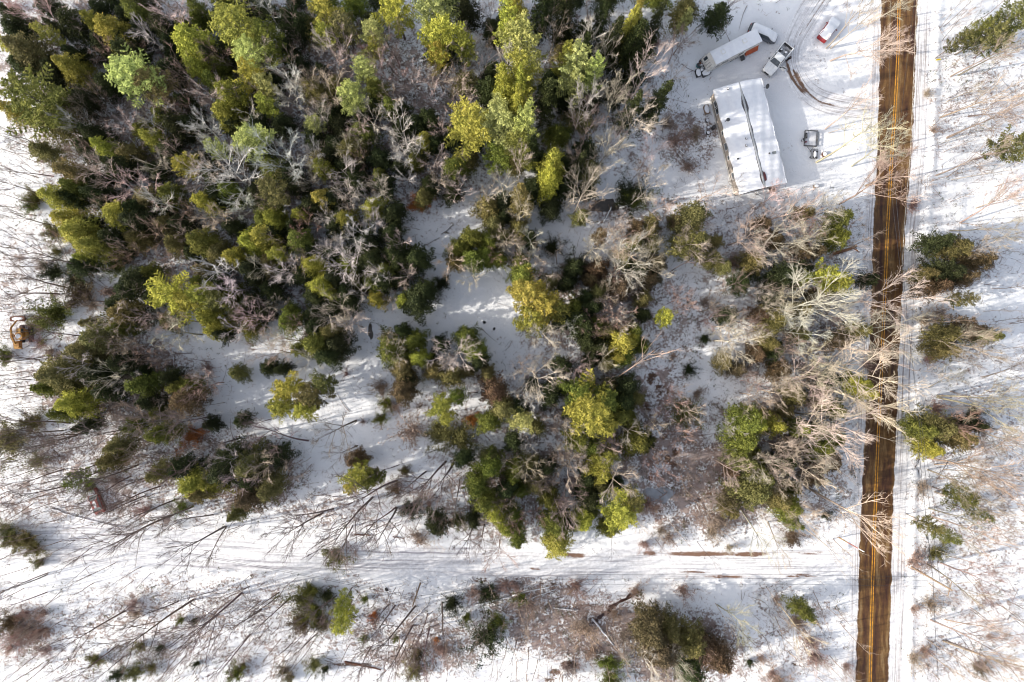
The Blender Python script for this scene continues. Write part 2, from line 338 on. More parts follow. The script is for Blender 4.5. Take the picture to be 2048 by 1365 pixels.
# ---------------------------------------------------------------- roads
def strip_mat(name, cols, streak, gloss=0.6, patch=None, edge=None, yscale=.05, spec=.3):
    """longitudinal streaks: UV x across (0..1), UV y metres along"""
    m = bpy.data.materials.new(name); m.use_nodes = True; n = m.node_tree.nodes; l = m.node_tree.links
    b = n['Principled BSDF']; b.inputs['Roughness'].default_value = gloss; b.inputs['Specular IOR Level'].default_value = spec
    uv = n.new('ShaderNodeUVMap'); mp = n.new('ShaderNodeMapping'); l.new(uv.outputs[0], mp.inputs[0])
    mp.inputs['Scale'].default_value = (streak, yscale, 1)
    a = n.new('ShaderNodeTexNoise'); a.inputs['Scale'].default_value = 1; a.inputs['Detail'].default_value = 7; a.inputs['Roughness'].default_value = .65; l.new(mp.outputs[0], a.inputs['Vector'])
    cr = n.new('ShaderNodeValToRGB'); l.new(a.outputs['Fac'], cr.inputs[0]); el = cr.color_ramp.elements
    el[0].position = .36; el[0].color = (*cols[0], 1); el[1].position = .64; el[1].color = (*cols[-1], 1)
    for i, c_ in enumerate(cols[1:-1]):
        e = el.new(.36 + .28*(i+1)/(len(cols)-1)); e.color = (*c_, 1)
    out = cr.outputs[0]
    tc = n.new('ShaderNodeTexCoord'); f = n.new('ShaderNodeTexNoise'); f.inputs['Scale'].default_value = 1.6; f.inputs['Detail'].default_value = 8; f.inputs['Roughness'].default_value = .7
    l.new(tc.outputs['Object'], f.inputs['Vector'])
    mx = n.new('ShaderNodeMix'); mx.data_type = 'RGBA'; mx.blend_type = 'MULTIPLY'; mx.inputs[0].default_value = 1
    mr = n.new('ShaderNodeMapRange'); mr.inputs[1].default_value = .3; mr.inputs[2].default_value = .7; mr.inputs[3].default_value = .72; mr.inputs[4].default_value = 1.18
    l.new(f.outputs['Fac'], mr.inputs[0]); l.new(out, mx.inputs[6]); l.new(mr.outputs[0], mx.inputs[7]); out = mx.outputs[2]
    at = n.new('ShaderNodeAttribute'); at.attribute_name = 'dirt'
    if patch:
        ad = n.new('ShaderNodeMath'); ad.operation = 'MULTIPLY_ADD'; l.new(at.outputs['Fac'], ad.inputs[0]); ad.inputs[1].default_value = .55; l.new(a.outputs['Fac'], ad.inputs[2])
        ad2 = n.new('ShaderNodeMath'); ad2.operation = 'MULTIPLY_ADD'; l.new(f.outputs['Fac'], ad2.inputs[0]); ad2.inputs[1].default_value = .9; l.new(ad.outputs[0], ad2.inputs[2])
        r2 = n.new('ShaderNodeMapRange'); r2.inputs[1].default_value = 1.20; r2.inputs[2].default_value = 1.42; l.new(ad2.outputs[0], r2.inputs[0])
        m2 = n.new('ShaderNodeMix'); m2.data_type = 'RGBA'; l.new(r2.outputs[0], m2.inputs[0]); l.new(out, m2.inputs[6]); m2.inputs[7].default_value = (*patch, 1); out = m2.outputs[2]
    if edge:
        sx = n.new('ShaderNodeSeparateXYZ'); l.new(uv.outputs[0], sx.inputs[0])
        e1 = n.new('ShaderNodeMath'); e1.operation = 'SUBTRACT'; l.new(sx.outputs[0], e1.inputs[0]); e1.inputs[1].default_value = .5
        e2 = n.new('ShaderNodeMath'); e2.operation = 'ABSOLUTE'; l.new(e1.outputs[0], e2.inputs[0])
        e3 = n.new('ShaderNodeMath'); e3.operation = 'MULTIPLY_ADD'; l.new(f.outputs['Fac'], e3.inputs[0]); e3.inputs[1].default_value = edge[1]; l.new(e2.outputs[0], e3.inputs[2])
        r3 = n.new('ShaderNodeMapRange'); r3.inputs[1].default_value = .49+edge[1]*.42; r3.inputs[2].default_value = .50+edge[1]*.56; l.new(e3.outputs[0], r3.inputs[0])
        m3 = n.new('ShaderNodeMix'); m3.data_type = 'RGBA'; l.new(r3.outputs[0], m3.inputs[0]); l.new(out, m3.inputs[6]); m3.inputs[7].default_value = (*edge[0], 1); out = m3.outputs[2]
    l.new(out, b.inputs['Base Color'])
    bp = n.new('ShaderNodeBump'); bp.inputs['Strength'].default_value = .3; bp.inputs['Distance'].default_value = .05
    l.new(f.outputs['Fac'], bp.inputs['Height']); l.new(bp.outputs[0], b.inputs['Normal'])
    return m
def strip(name, left, right, m, z, nacross=8, dirt=None):
    """sheet between two pixel polylines of equal length"""
    vs = []; fs = []; uvs = []; L = 0; prev = None; dr = []
    for (a, b) in zip(left, right):
        A = W(*a); B = W(*b); mid = (A+B)/2
        if prev is not None: L += (mid-prev).length
        prev = mid
        for k in range(nacross+1):
            t = k/nacross; p = A.lerp(B, t); vs.append((p.x, p.y, z)); uvs.append((t, L))
            dr.append(dirt(a[0]+(b[0]-a[0])*t, a[1]+(b[1]-a[1])*t) if dirt else 0.0)
    n = nacross+1
    for i in range(len(left)-1):
        for k in range(nacross): fs.append((i*n+k, i*n+k+1, (i+1)*n+k+1, (i+1)*n+k))
    me = bpy.data.meshes.new(name); me.from_pydata(vs, [], fs); me.materials.append(m)
    ul = me.uv_layers.new(name='UVMap')
    for lp in me.loops: ul.data[lp.index].uv = uvs[lp.vertex_index]
    at = me.attributes.new('dirt', 'FLOAT', 'POINT'); at.data.foreach_set('value', dr)
    me.update()
    if me.polygons[0].normal.z < 0: me.flip_normals()
    return tag(link(name, me), kind="structure")
ys = list(range(-300, 1701, 20))
road_m = strip_mat("wet_asphalt", [(.046,.020,.014),(.078,.038,.018),(.128,.067,.024),(.21,.135,.065)], 6.0, .42, edge=((.62,.58,.55), .10), yscale=.11)
shoulder_m = strip_mat("slushy_shoulder", [(.26,.22,.21),(.50,.48,.49),(.76,.76,.78),(.62,.61,.63),(.34,.30,.29)], 6.0, .6, edge=((.82,.82,.84), .30), yscale=.04)
ragged = lambda y, s: 1.2*math.sin(y*.13+s) + .8*math.sin(y*.41+2*s)
strip("road", [(itp(RXL,y)+ragged(y,0), y) for y in ys], [(itp(RXR,y)+ragged(y,2), y) for y in ys], road_m, .030, 12)
def blobs_at(lst):
    return lambda x, y: max([max(0, 1.25-((x-a)/rx)**2-((y-b)/ry)**2) for a, b, rx, ry in lst] + [0])
strip("road_shoulder", [(itp(RXR,y)-.5, y) for y in ys], [(itp(RXR,y)+25, y) for y in ys], shoulder_m, .012, 8)
strip("road_shoulder", [(itp(RXL,y)-15, y) for y in ys], [(itp(RXL,y)+.8, y) for y in ys], shoulder_m, .012, 6)
side_d = blobs_at([(1300,1106,20,6),(1400,1108,95,6),(1500,1109,45,6),(1450,1156,60,5),(1390,1144,40,3),(1070,1138,14,4),(1140,1108,40,3),(1150,1115,30,3),(1620,1107,40,3),(1600,1152,50,3)])
side_m = strip_mat("packed_snow_road", [(.36,.35,.38),(.64,.64,.67),(.78,.78,.80),(.44,.43,.46)], 11.0, .7, patch=(.17,.10,.07), yscale=.035)
xs = list(range(-400, 1702, 12))
strip("side_road", [(x, itp(SR_T,x)+.8*math.sin(x*.1)) for x in xs], [(x, itp(SR_B,x)+.8*math.sin(x*.13)) for x in xs], side_m, .004, 14, side_d)
def smooth_path(pts, n=8):
    out = []
    P = [pts[0]] + pts + [pts[-1]]
    for i in range(1, len(P)-2):
        p0, p1, p2, p3 = [np.array(q, float) for q in P[i-1:i+3]]
        for k in range(n):
            t = k/n; out.append(tuple(.5*((2*p1)+(-p0+p2)*t+(2*p0-5*p1+4*p2-p3)*t*t+(-p0+3*p1-3*p2+p3)*t**3)))
    out.append(tuple(pts[-1])); return out
def offset_path(path, hw):
    L = []; Rr = []
    for i, p in enumerate(path):
        a = np.array(path[max(i-1,0)]); b = np.array(path[min(i+1,len(path)-1)]); d = b-a; d /= np.linalg.norm(d); nrm = np.array((-d[1], d[0]))
        h = hw(i/(len(path)-1)) if callable(hw) else hw
        L.append(tuple(np.array(p)+nrm*h)); Rr.append(tuple(np.array(p)-nrm*h))
    return L, Rr
dp = smooth_path(DRIVE)[:-1]
dl, dr_ = offset_path(dp, lambda t: 21+3*math.sin(t*9))
drive_m = strip_mat("driveway_slush", [(.30,.28,.28),(.56,.55,.57),(.74,.74,.76),(.66,.65,.67),(.36,.33,.33)], 11.0, .6, patch=(.15,.09,.06), edge=((.82,.82,.84), .35), yscale=.05)
TRK = [([(1575,128),(1580,148),(1590,166),(1604,184)],3.0,1.25),([(1586,140),(1594,156),(1606,172),(1620,190),(1640,205),(1668,212)],2.6,1.1),([(1572,120),(1574,140),(1583,160)],2.5,.9),([(1640,210),(1690,217),(1745,219)],5.0,.55),([(1592,150),(1600,166),(1609,184)],7.0,.95),
 ([(1600,70),(1625,35),(1660,-20)],3.0,.55),([(1612,80),(1640,40),(1675,-10)],3.0,.5),([(1590,90),(1582,110)],3.0,.5),([(1535,152),(1550,156)],4.0,.8)]
def track_dirt(x, y):
    best = 0
    for pts, w_, a in TRK:
        for (x0,y0),(x1,y1) in zip(pts[:-1], pts[1:]):
            t = max(0, min(1, ((x-x0)*(x1-x0)+(y-y0)*(y1-y0))/((x1-x0)**2+(y1-y0)**2))); q = math.hypot(x-x0-t*(x1-x0), y-y0-t*(y1-y0))
            best = max(best, a*math.exp(-(q/w_)**2))
    return best
strip("driveway", dl, dr_, drive_m, .008, 22, track_dirt)
# painted lines, raised 4 mm sheets
line_y = mat("road_paint_yellow", (.64,.30,.025), .55, .3, noise=2.0, col2=(.30,.145,.03))
line_w = mat("road_paint_white", (.70,.66,.58), .6, .3, noise=1.2, col2=(.26,.19,.13))
for off, nm in ((-2.2, 0), (2.2, 0)):
    strip("yellow_centre_line", [(itp(RYC,y)+off-.85, y) for y in ys], [(itp(RYC,y)+off+.85, y) for y in ys], line_y, .036, 1)
strip("white_edge_line", [(itp(RXR,y)-3.6, y) for y in ys if y < 560], [(itp(RXR,y)-2.2, y) for y in ys if y < 560], line_w, .036, 1)
# ---------------------------------------------------------------- water
water_m = mat("dark_water", (.035,.028,.022), .12, .5, noise=.8, col2=(.07,.055,.04))
ice_m = mat("pond_ice", (.36,.38,.42), .25, .5, noise=.5, col2=(.20,.21,.22))
def pool(name, outline, m, z=.02):
    pts = [W(*p) for p in outline]; me = bpy.data.meshes.new(name)
    n = len(pts); c = sum(pts, Vector())/n
    me.from_pydata([(c.x, c.y, z)] + [(p.x, p.y, z) for p in pts], [], [(0, 1+i, 1+(i+1)%n) for i in range(n)])
    me.materials.append(m); me.update()
    if me.polygons[0].normal.z < 0: me.flip_normals()
    return tag(link(name, me), kind="structure")
def wob(cx, cy, rx, ry, seed, n=26, rot=0):
    rr = random.Random(seed); ph = [rr.uniform(0, 6.28) for _ in range(4)]; c, s = math.cos(rot), math.sin(rot); o = []
    for i in range(n):
        a = 2*math.pi*i/n; k = 1+.16*math.sin(2*a+ph[0])+.12*math.sin(3*a+ph[1])+.1*math.sin(5*a+ph[2])+.06*math.sin(9*a+ph[3])
        x, y = rx*k*math.cos(a), ry*k*math.sin(a); o.append((cx+x*c-y*s, cy+x*s+y*c))
    return o
pool("brook_pool", wob(1208,412,26,15,1,rot=-.2), water_m)
pool("brook_pool", wob(741,664,5,15,2), water_m)
pool("frozen_pond", wob(1318,990,26,18,3), ice_m)
sp_ = smooth_path([(1248,1198),(1232,1208),(1214,1222),(1198,1236),(1186,1246)])
a_, b_ = offset_path(sp_, lambda t: 4.5+2*math.sin(t*11))
rb = random.Random(8); bm_ = mat("brown_water", (.028,.012,.010), .3, .5, noise=1.5, col2=(.05,.02,.014))
cpt = [(1262,1192),(1250,1199),(1240,1203),(1232,1210),(1222,1216),(1214,1224),(1204,1230),(1197,1238),(1187,1245)]
for (x0,y0),(x1,y1) in zip(cpt[:-1], cpt[1:]):
    if rb.random() < .85: pool("brook", wob((x0+x1)/2+rb.uniform(-2,2),(y0+y1)/2+rb.uniform(-2,2), 8.5, rb.uniform(2.5,5), rb.randrange(99), 22, math.atan2(y1-y0,x1-x0)), bm_, .022+.003*len([o for o in C.objects if o.name.startswith('brook.')]))
# ================================================================ HOUSE
M_SHING = mat("roof_shingle", (.075,.07,.075), .9, .2, noise=5, bump=.3, col2=(.13,.12,.125))
M_SIDING = mat("vinyl_siding", (.46,.40,.345), .7, .2, noise=1.4, col2=(.38,.33,.285))
M_SKIRT = mat("skirting_panel", (.62,.59,.55), .7, .2, noise=2)
M_TRIM = mat("white_trim", (.78,.77,.74), .6, .3, noise=2, col2=(.66,.65,.62))
M_GLASS = mat("window_glass", (.035,.045,.055), .08, .5, noise=1.5, col2=(.07,.085,.10))
M_BLACK = mat("black_rubber", (.028,.028,.03), .75, .3, noise=4, col2=(.045,.045,.048))
M_DKMET = mat("dark_metal", (.09,.09,.095), .5, .4, metal=.4, noise=4)
M_GALV = mat("galvanised_metal", (.42,.43,.44), .45, .5, metal=.5, noise=3)
M_WOOD = mat("weathered_wood", (.27,.19,.13), .85, .2, noise=3, bump=.3, col2=(.17,.12,.09))
M_WHITE = mat("white_car_paint", (.74,.75,.75), .3, .5, noise=1.2, col2=(.69,.70,.71))
M_GREY = mat("grey_car_paint", (.10,.11,.13), .3, .5, noise=1.5)
M_RED = mat("red_car_paint", (.17,.018,.024), .35, .5, noise=1.6, col2=(.30,.025,.03))
M_FADED = mat("faded_red_paint", (.30,.055,.05), .6, .35, noise=1.1, col2=(.17,.05,.04))
M_RUST = mat("rusty_steel", (.16,.07,.04), .9, .2, noise=2.5, bump=.3, col2=(.07,.035,.03))
M_YEL = mat("faded_yellow_paint", (.40,.22,.05), .6, .3, noise=1.8, col2=(.30,.13,.035))
M_CHROME = mat("chrome", (.55,.56,.57), .25, .6, metal=.9, noise=2)
M_TEAL = mat("teal_plastic", (.05,.22,.24), .5, .4, noise=2)
M_ORANGE = mat("orange_red_panel", (.46,.10,.035), .6, .3, noise=1.5, col2=(.34,.075,.035))
M_LAMP_R = mat("tail_lamp_red", (.35,.01,.01), .3, .5, noise=3)
M_LAMP_W = mat("head_lamp_clear", (.62,.63,.62), .15, .6, noise=3)
def frame_from(tl, tr, br, bl, z):
    TL, TR, BR_, BL = [W(*p, z) for p in (tl, tr, br, bl)]
    c = (TL+TR+BR_+BL)/4; u = ((BL+BR_)-(TL+TR))/2; v = ((TR+BR_)-(TL+BL))/2
    L, Wd = u.length, v.length; rz = math.atan2(-u.x*-1, -u.y) if False else math.atan2(u.x, -u.y)
    return c, L, Wd, rz
c, L, Wd, rz = frame_from((1427.5,179.3), (1522.8,158.2), (1573,364), (1479.7,390), 3.2)
house = thing("mobile_home", "long tan-sided house under a snow-covered gable roof, with a bare dark streak along its ridge", "house", (c.x, c.y, 0), rz)
OV = .14; hx, hy = Wd/2-OV, L/2-.25; ZE, ZR = 3.15, 4.0
m = MB(); m.box((0,0,.8+1.15), (2*hx, 2*hy, 2.3))
m.add([(-hx,-hy,3.1),(hx,-hy,3.1),(0,-hy,ZR-.12),(-hx,hy,3.1),(hx,hy,3.1),(0,hy,ZR-.12)], [(0,1,2),(5,4,3),(0,2,5,3),(1,4,5,2)])
wall = m.build("wall", M_SIDING, house)
m = MB()
for k in range(11): m.box((-hx-.006, 0, .95+k*.2), (.012, 2*hy, .022)); m.box((hx+.006, 0, .95+k*.2), (.012, 2*hy, .022)); m.box((0, -hy-.006, .95+k*.2), (2*hx, .012, .022))
m.build("clapboard_line", mat("siding_shadow_line", (.30,.26,.22), .8, .2), wall)
m = MB(); m.box((0,0,.39), (2*hx-.06, 2*hy-.06, .80)); m.build("skirting", M_SKIRT, house)
m = MB(); m.box((-hx-.02,0,.83), (.05, 2*hy+.05, .07)); m.box((0,-hy-.02,.83), (2*hx+.1, .05, .07)); m.build("base_trim", M_DKMET, house)
m = MB(); ey = L/2
def roof_slab(m, x0, x1, y0, y1, dz, th):
    def zz(x): return ZR - (ZR-ZE)*abs(x)/(Wd/2) + dz
    v = []
    for y in (y0, y1):
        v += [(x0,y,zz(x0)), (x1,y,zz(x1)), (x1,y,zz(x1)-th), (x0,y,zz(x0)-th)]
    m.add(v, [(0,1,5,4),(3,7,6,2),(0,4,7,3),(1,2,6,5),(0,3,2,1),(4,5,6,7)])
roof_slab(m, -Wd/2, 0, -ey, ey, 0, .12); roof_slab(m, 0, Wd/2, -ey, ey, 0, .12)
roof = m.build("roof", M_SHING, house)
# snow on both slopes with a ragged edge near the ridge
band_t = [0,.06,.12,.20,.25,.30,.38,.45,.52,.62,.70,.76,.84,.90,.95,1]
band_e = [0,.05,.16,.42,.50,.20,.14,.30,.16,.26,.14,.20,.16,.55,.20,.02]; band_w = [0,.05,.12,.38,.30,.14,.16,.22,.20,.14,.18,.22,.16,.35,.25,.02]
sn = random.Random(4); m = MB(); NY = 90; NX = 14
for side, band in ((1, band_e), (-1, band_w)):
    vs_ = []; fs_ = []
    for i in range(NY+1):
        t = i/NY; y = ey+.06 - t*(2*ey+.12); inner = float(np.interp(t, band_t, band)) + .03*sn.uniform(0,1)+.04
        for k in range(NX+1):
            u = k/NX; x = inner+(Wd/2+.07-inner)*u
            if k == NX: x += .05*math.sin(i*.35)+sn.uniform(-.02,.02)
            z = ZR-(ZR-ZE)*x/(Wd/2)
            th = (.02 + .13*min(1, u*4)*min(1,(1-u)*9+.25))*(0.9+.25*math.sin(i*.21+k)) ; th += .05*math.sin(i*.13+side)*math.sin(k*.5)
            vs_.append((side*x, y, z+max(th,.015)))
    base_n = len(vs_)
    for i in range(NY+1):
        x = Wd/2+.07+.05*math.sin(i*.35); vs_.append((side*x, ey+.06-(i/NY)*(2*ey+.12), ZE-.10))
    for i in range(NY):
        for k in range(NX): q = (i*(NX+1)+k, i*(NX+1)+k+1, (i+1)*(NX+1)+k+1, (i+1)*(NX+1)+k); fs_.append(q if side < 0 else q[::-1])
        fs_.append((i*(NX+1)+NX, base_n+i, base_n+i+1, (i+1)*(NX+1)+NX))
    m.add(vs_, fs_)
sc_ = m.build("snow_cover", M_SNOW, roof, smooth=True)
m = MB()
m.loft([[(0,y,ZR+.01),(.16,y,ZR-.02),(0,y,ZR+.05),(-.16,y,ZR-.02)] for y in (ey, -ey)]); m.build("ridge_cap", M_GALV, roof)
m = MB(); m.mound((.42,-ey*.80,ZR-.06), .22, .75, .04, seed=3); m.build("bare_patch", mat("maroon_shingle", (.10,.035,.04), .9, .2, noise=4), roof)
for x in (-Wd/2-.02, Wd/2+.02):
    m = MB(); m.box((x,0,ZE-.08), (.06, 2*ey, .16)); m.build("gutter", M_DKMET if x < 0 else M_TRIM, house)
def loc_of(px, py, z):     # photo pixel -> house local x,y
    p = W(px, py, z) - Vector((c.x, c.y, z)); cs_, sn_ = math.cos(-rz), math.sin(-rz); return p.x*cs_-p.y*sn_, p.x*sn_+p.y*cs_
for (y, wdt, ht) in [(loc_of(1428,211,2)[1], 1.15, 1.15), (loc_of(1432,222,2)[1], 1.15, 1.15), (loc_of(1445,267,2)[1], .6, .8), (loc_of(1452,294,2)[1], 1.1, 1.1), (loc_of(1459,316,2)[1], .6, .8), (loc_of(1468,352,2)[1], 1.0, 1.1)]:
    m = MB()
    for dy in (-1,1): m.box((-hx-.03, y+dy*(wdt/2+.04), 2.05), (.07, .08, ht+.16))
    for dz in (-1,1): m.box((-hx-.03, y, 2.05+dz*(ht/2+.04)), (.07, wdt, .08))
    wf = m.build("window", M_TRIM, house)
    m = MB(); m.box((-hx-.012, y, 2.05), (.025, wdt, ht)); m.build("pane", M_GLASS, wf)
for x in (-2.2, 1.6):
    m = MB()
    for dx in (-1,1): m.box((x+dx*.54, -hy-.03, 2.05), (.08,.07,1.16))
    for dz in (-1,1): m.box((x, -hy-.03, 2.05+dz*.54), (1.0,.07,.08))
    wf = m.build("window", M_TRIM, house); m = MB(); m.box((x,-hy-.012,2.05), (1.0,.025,1.0)); m.build("pane", M_GLASS, wf)
m = MB(); dy_ = loc_of(1549,245,2)[1]; m.box((hx+.03, dy_, 1.83), (.06,.95,2.0)); dr = m.build("door", M_TRIM, house); m = MB(); m.box((hx+.08, dy_+.36, 1.75), (.06,.05,.12)); m.build("handle", M_DKMET, dr)
for (px, py, r_, kind) in [(1456,178,.22,'cap'),(1457,239,.30,'cowl'),(1492,278,.20,'cap'),(1492,292,.24,'cap'),(1477,317,.20,'pipe'),(1539,307,.17,'pipe')]:
    x, y = loc_of(px, py, 3.9); z = ZR-(ZR-ZE)*abs(x)/(Wd/2)
    m = MB(); m.tube([(x,y,z-.05),(x,y,z+.38)], r_*.55, 10)
    if kind != 'pipe': m.tube([(x,y,z+.38),(x,y,z+.44),(x,y,z+.52)], [r_, r_*.95, r_*.3], 12)
    else: m.tube([(x,y,z+.30),(x,y,z+.40)], r_*.8, 10)
    if kind == 'cowl': m.tube([(x,y,z+.42),(x-.55,y-.16,z+.40)], .06, 8)
    v = m.build("roof_vent", M_DKMET, roof)
    if kind == 'cap' : m = MB(); m.mound((x,y,z+.50), r_*.7, r_*.7, .10, seed=2); m.build("snow_cap", M_SNOW, v)
x, y = loc_of(1549,305,3.7); z = ZR-(ZR-ZE)*abs(x)/(Wd/2); m = MB(); m.box((x,y,z+.15), (.62,.42,.16), 0, .04); m.build("skylight", mat("skylight_plastic", (.22,.24,.24), .4, .4), roof)
# satellite dish on the eave
x, y = loc_of(1532,174,3.6); m = MB(); m.tube([(x-.3,y,3.2),(x+.05,y,3.75)], .035, 8)
ctr = Vector((x+.1,y,3.8)); ax_ = Vector((.35,-.5,.75)).normalized(); a1 = ax_.orthogonal().normalized(); b1 = ax_.cross(a1); rings = []
for rr_, dz in ((.40,.10),(.30,.04),(.15,.01),(.03,0)): rings.append([ctr+ax_*dz+(a1*math.cos(2*math.pi*k/16)+b1*math.sin(2*math.pi*k/16))*rr_ for k in range(16)])
m.loft(rings, cap=False); m.tube([ctr, ctr+ax_*.42], .02, 6); m.build("satellite_dish", M_DKMET, house)
m = MB(); m.box((2.6,-hy-.35,.30),(1.0,.6,.08)); m.box((2.6,-hy-.75,.14),(1.0,.25,.08)); m.box((2.15,-hy-.4,.14),(.06,.6,.28)); m.box((3.05,-hy-.4,.14),(.06,.6,.28)); m.build("back_step", M_WOOD, house)

# ---------------------------------------------------------------- camper trailer
cc, CL, CW, crz = frame_from((1431.5,131.3),(1419.9,103),(1512.9,58.2),(1523.7,81.5), 2.95)
# local y axis points from the rear (upper right) to the front (lower left)
camper = thing("camper_trailer", "long white camper trailer with snowy roof and orange-red lower rear panel", "camper", (cc.x, cc.y, 0), crz)
hw = CW/2; hl = CL/2
prof = [(-hl,.55),(-hl,2.78),(-hl+.12,2.92),(hl-.1,2.92),(hl+.35,2.5),(hl+.95,1.55),(hl+.85,.75),(hl+.1,.55)]
M_CAMP = mat("camper_skin", (.76,.745,.71), .45, .4, noise=1.5, col2=(.60,.575,.53))
m = MB(); m.loft([[(x, y, z) for y, z in prof] for x in (-hw, hw)]); body = m.build("body", M_CAMP, camper)
m = MB()
for x in (-hw-.012, hw+.012): m.box((x, -.2, 1.25), (.022, CL*.96, .10)); m.box((x,-.2,2.6),(.022,CL*.96,.05))
m.build("trim_stripe", M_DKMET, body)
m = MB(); NYc = 40
for i_ in range(1):
    vs_ = []; fs_ = []
    for i in range(NYc+1):
        y = -hl-.03+(CL+.0)*i/NYc
        for k in range(9):
            x = (-1+2*k/8)*(hw+.04); e = 1-abs(-1+2*k/8)**6; vs_.append((x, y, 2.93+.02+(.12+.03*math.sin(i*.5+k))*e*(min(1, min(i, NYc-i)/2+.2))))
    for i in range(NYc):
        for k in range(8): fs_.append((i*9+k, i*9+k+1, (i+1)*9+k+1, (i+1)*9+k))
    m.add(vs_, fs_)
m.box((0,-.03,2.91),(2*hw+.06, CL, .05)); m.build("snow_cover", M_SNOW, camper, smooth=True)
for (y, s) in ((-hl*.38, .36), (hl*.55,.36)):
    m = MB(); m.box((.15,y,3.06),(s*2,s*2,.14),0,.08); rv = m.build("roof_vent", M_TRIM, camper); m = MB(); m.mound((.15,y,3.12),s*.8,s*.8,.06); m.build("snow_cap", M_SNOW, rv)
# the side towards the camera (lower right) is local +x or -x : find it
sgn = 1 if (Matrix.Rotation(crz,3,'Z') @ Vector((1,0,0))).y < 0 else -1
m = MB(); m.add([(sgn*(hw+.02),-hl+.1,.55),(sgn*(hw+.02),-hl+2.3,.55),(sgn*(hw+.02),-hl+2.3,1.55),(sgn*(hw+.02),-hl+.1,1.55),
                 (sgn*(hw+.50),-hl+.1,.50),(sgn*(hw+.42),-hl+2.3,.50),(sgn*(hw+.40),-hl+2.3,.60),(sgn*(hw+.48),-hl+.1,.60)], [(0,1,2,3),(4,5,6,7),(3,2,6,7),(0,1,5,4),(0,3,7,4),(1,2,6,5)])
m.build("side_awning", M_ORANGE, camper)
for y, wd in ((-hl+3.4,1.0),(hl-2.0,1.3),(hl-.6,.7)):
    m = MB(); m.box((sgn*(hw+.02), y, 1.95), (.04, wd, .62)); wf = m.build("window", M_TRIM, camper); m = MB(); m.box((sgn*(hw+.045), y, 1.95), (.02, wd-.14, .5)); m.build("pane", M_GLASS, wf)
m = MB(); m.box((sgn*(hw+.02), -hl+2.75, 1.45), (.05,.7,1.75)); dr = m.build("door", M_TRIM, camper); m = MB(); m.box((sgn*(hw+.06), -hl+3.0,1.4),(.04,.05,.14)); m.build("handle", M_DKMET, dr)
m = MB(); m.box((sgn*(hw+.32), -hl+2.8, .42), (.6,.7,.06)); m.box((sgn*(hw+.62), -hl+2.8, .22), (.35,.7,.06)); m.tube([(sgn*(hw+.1),-hl+2.5,.1),(sgn*(hw+.75),-hl+2.5,.5)],.025,6); m.build("entry_step", M_DKMET, camper)
def sl(x0,x1,y0,z0,y1,z1,off):   # a pane lying on the sloped nose
    n = Vector((0,.5,.85)).normalized()*off; return [Vector(p)+n for p in ((x0,y0,z0),(x1,y0,z0),(x1,y1,z1),(x0,y1,z1))]
m = MB(); q = sl(-sgn*.95,-sgn*.45,hl+.42,2.39,hl+.85,1.71,.02); q2 = sl(-sgn*.95,-sgn*.45,hl+.42,2.39,hl+.85,1.71,-.01); m.loft([q2,q]); m.build("front_window", M_GLASS, camper)
m = MB()
for xx in (-.2*sgn, .25*sgn, .7*sgn): m.loft([sl(xx,xx+.05,hl+.40,2.42,hl+.93,1.6,-.01), sl(xx,xx+.05,hl+.40,2.42,hl+.93,1.6,.03)])
m.build("nose_rib", M_DKMET, body)
m = MB(); m.tube([(-.6,hl+.3,.5),(0,hl+2.0,.5)],.05,6); m.tube([(.6,hl+.3,.5),(0,hl+2.0,.5)],.05,6); m.box((0,hl+2.0,.5),(.16,.3,.12)); m.tube([(0,hl+1.85,0),(0,hl+1.85,.75)],.04,8); m.build("hitch", M_BLACK, camper)
def wheel(parent, x, y, r_=.36, w_=.24, rim=M_GALV, inward=-1):
    m = MB(); m.tube([(x-w_/2,y,r_),(x-w_/2+.04,y,r_),(x+w_/2-.04,y,r_),(x+w_/2,y,r_)], [r_-.05,r_,r_,r_-.05], 18); wh = m.build("wheel", M_BLACK, parent)
    m = MB(); s = 1 if x > 0 else -1; m.tube([(x+s*(w_/2-.01),y,r_),(x+s*(w_/2+.015),y,r_)], [r_*.62,r_*.5], 12); m.build("rim", rim, wh); return wh
for y in (-.5, .35):
    for x in (-hw+.1, hw-.1): wheel(camper, x, y, .34)
# bits piled at the hitch
def put_box(name, label, cat, px, py, d, rzz, m1, snow=True, z0=0, ch=.04):
    p = W(px, py, z0+d[2]*.5); t = thing(name, label, cat, (p.x,p.y,z0), rzz); m = MB(); m.box((0,0,d[2]/2), d, 0, ch, .97); m.build("body", m1, t)
    m = MB(); m.box((0,0,d[2]+.01),(d[0]+.05,d[1]+.05,.05),0,ch); m.build("lid", m1, t)
    if snow: m = MB(); m.mound((0,0,d[2]+.03), d[0]*.54, d[1]*.54, .13, seed=int(px), irr=.08); m.build("snow_cap", M_SNOW, t, smooth=True)
    return t
put_box("storage_box", "snow-topped dark storage box standing apart, farthest left of the clutter at the camper's nose", "storage box", 1396, 147, (.75,1.15,.6), R_(15), M_BLACK)
put_box("storage_bench", "white-topped storage bench at the camper's nose, right of the round blue tub", "storage box", 1411.5, 146.5, (1.35,.95,.65), R_(28), M_DKMET)
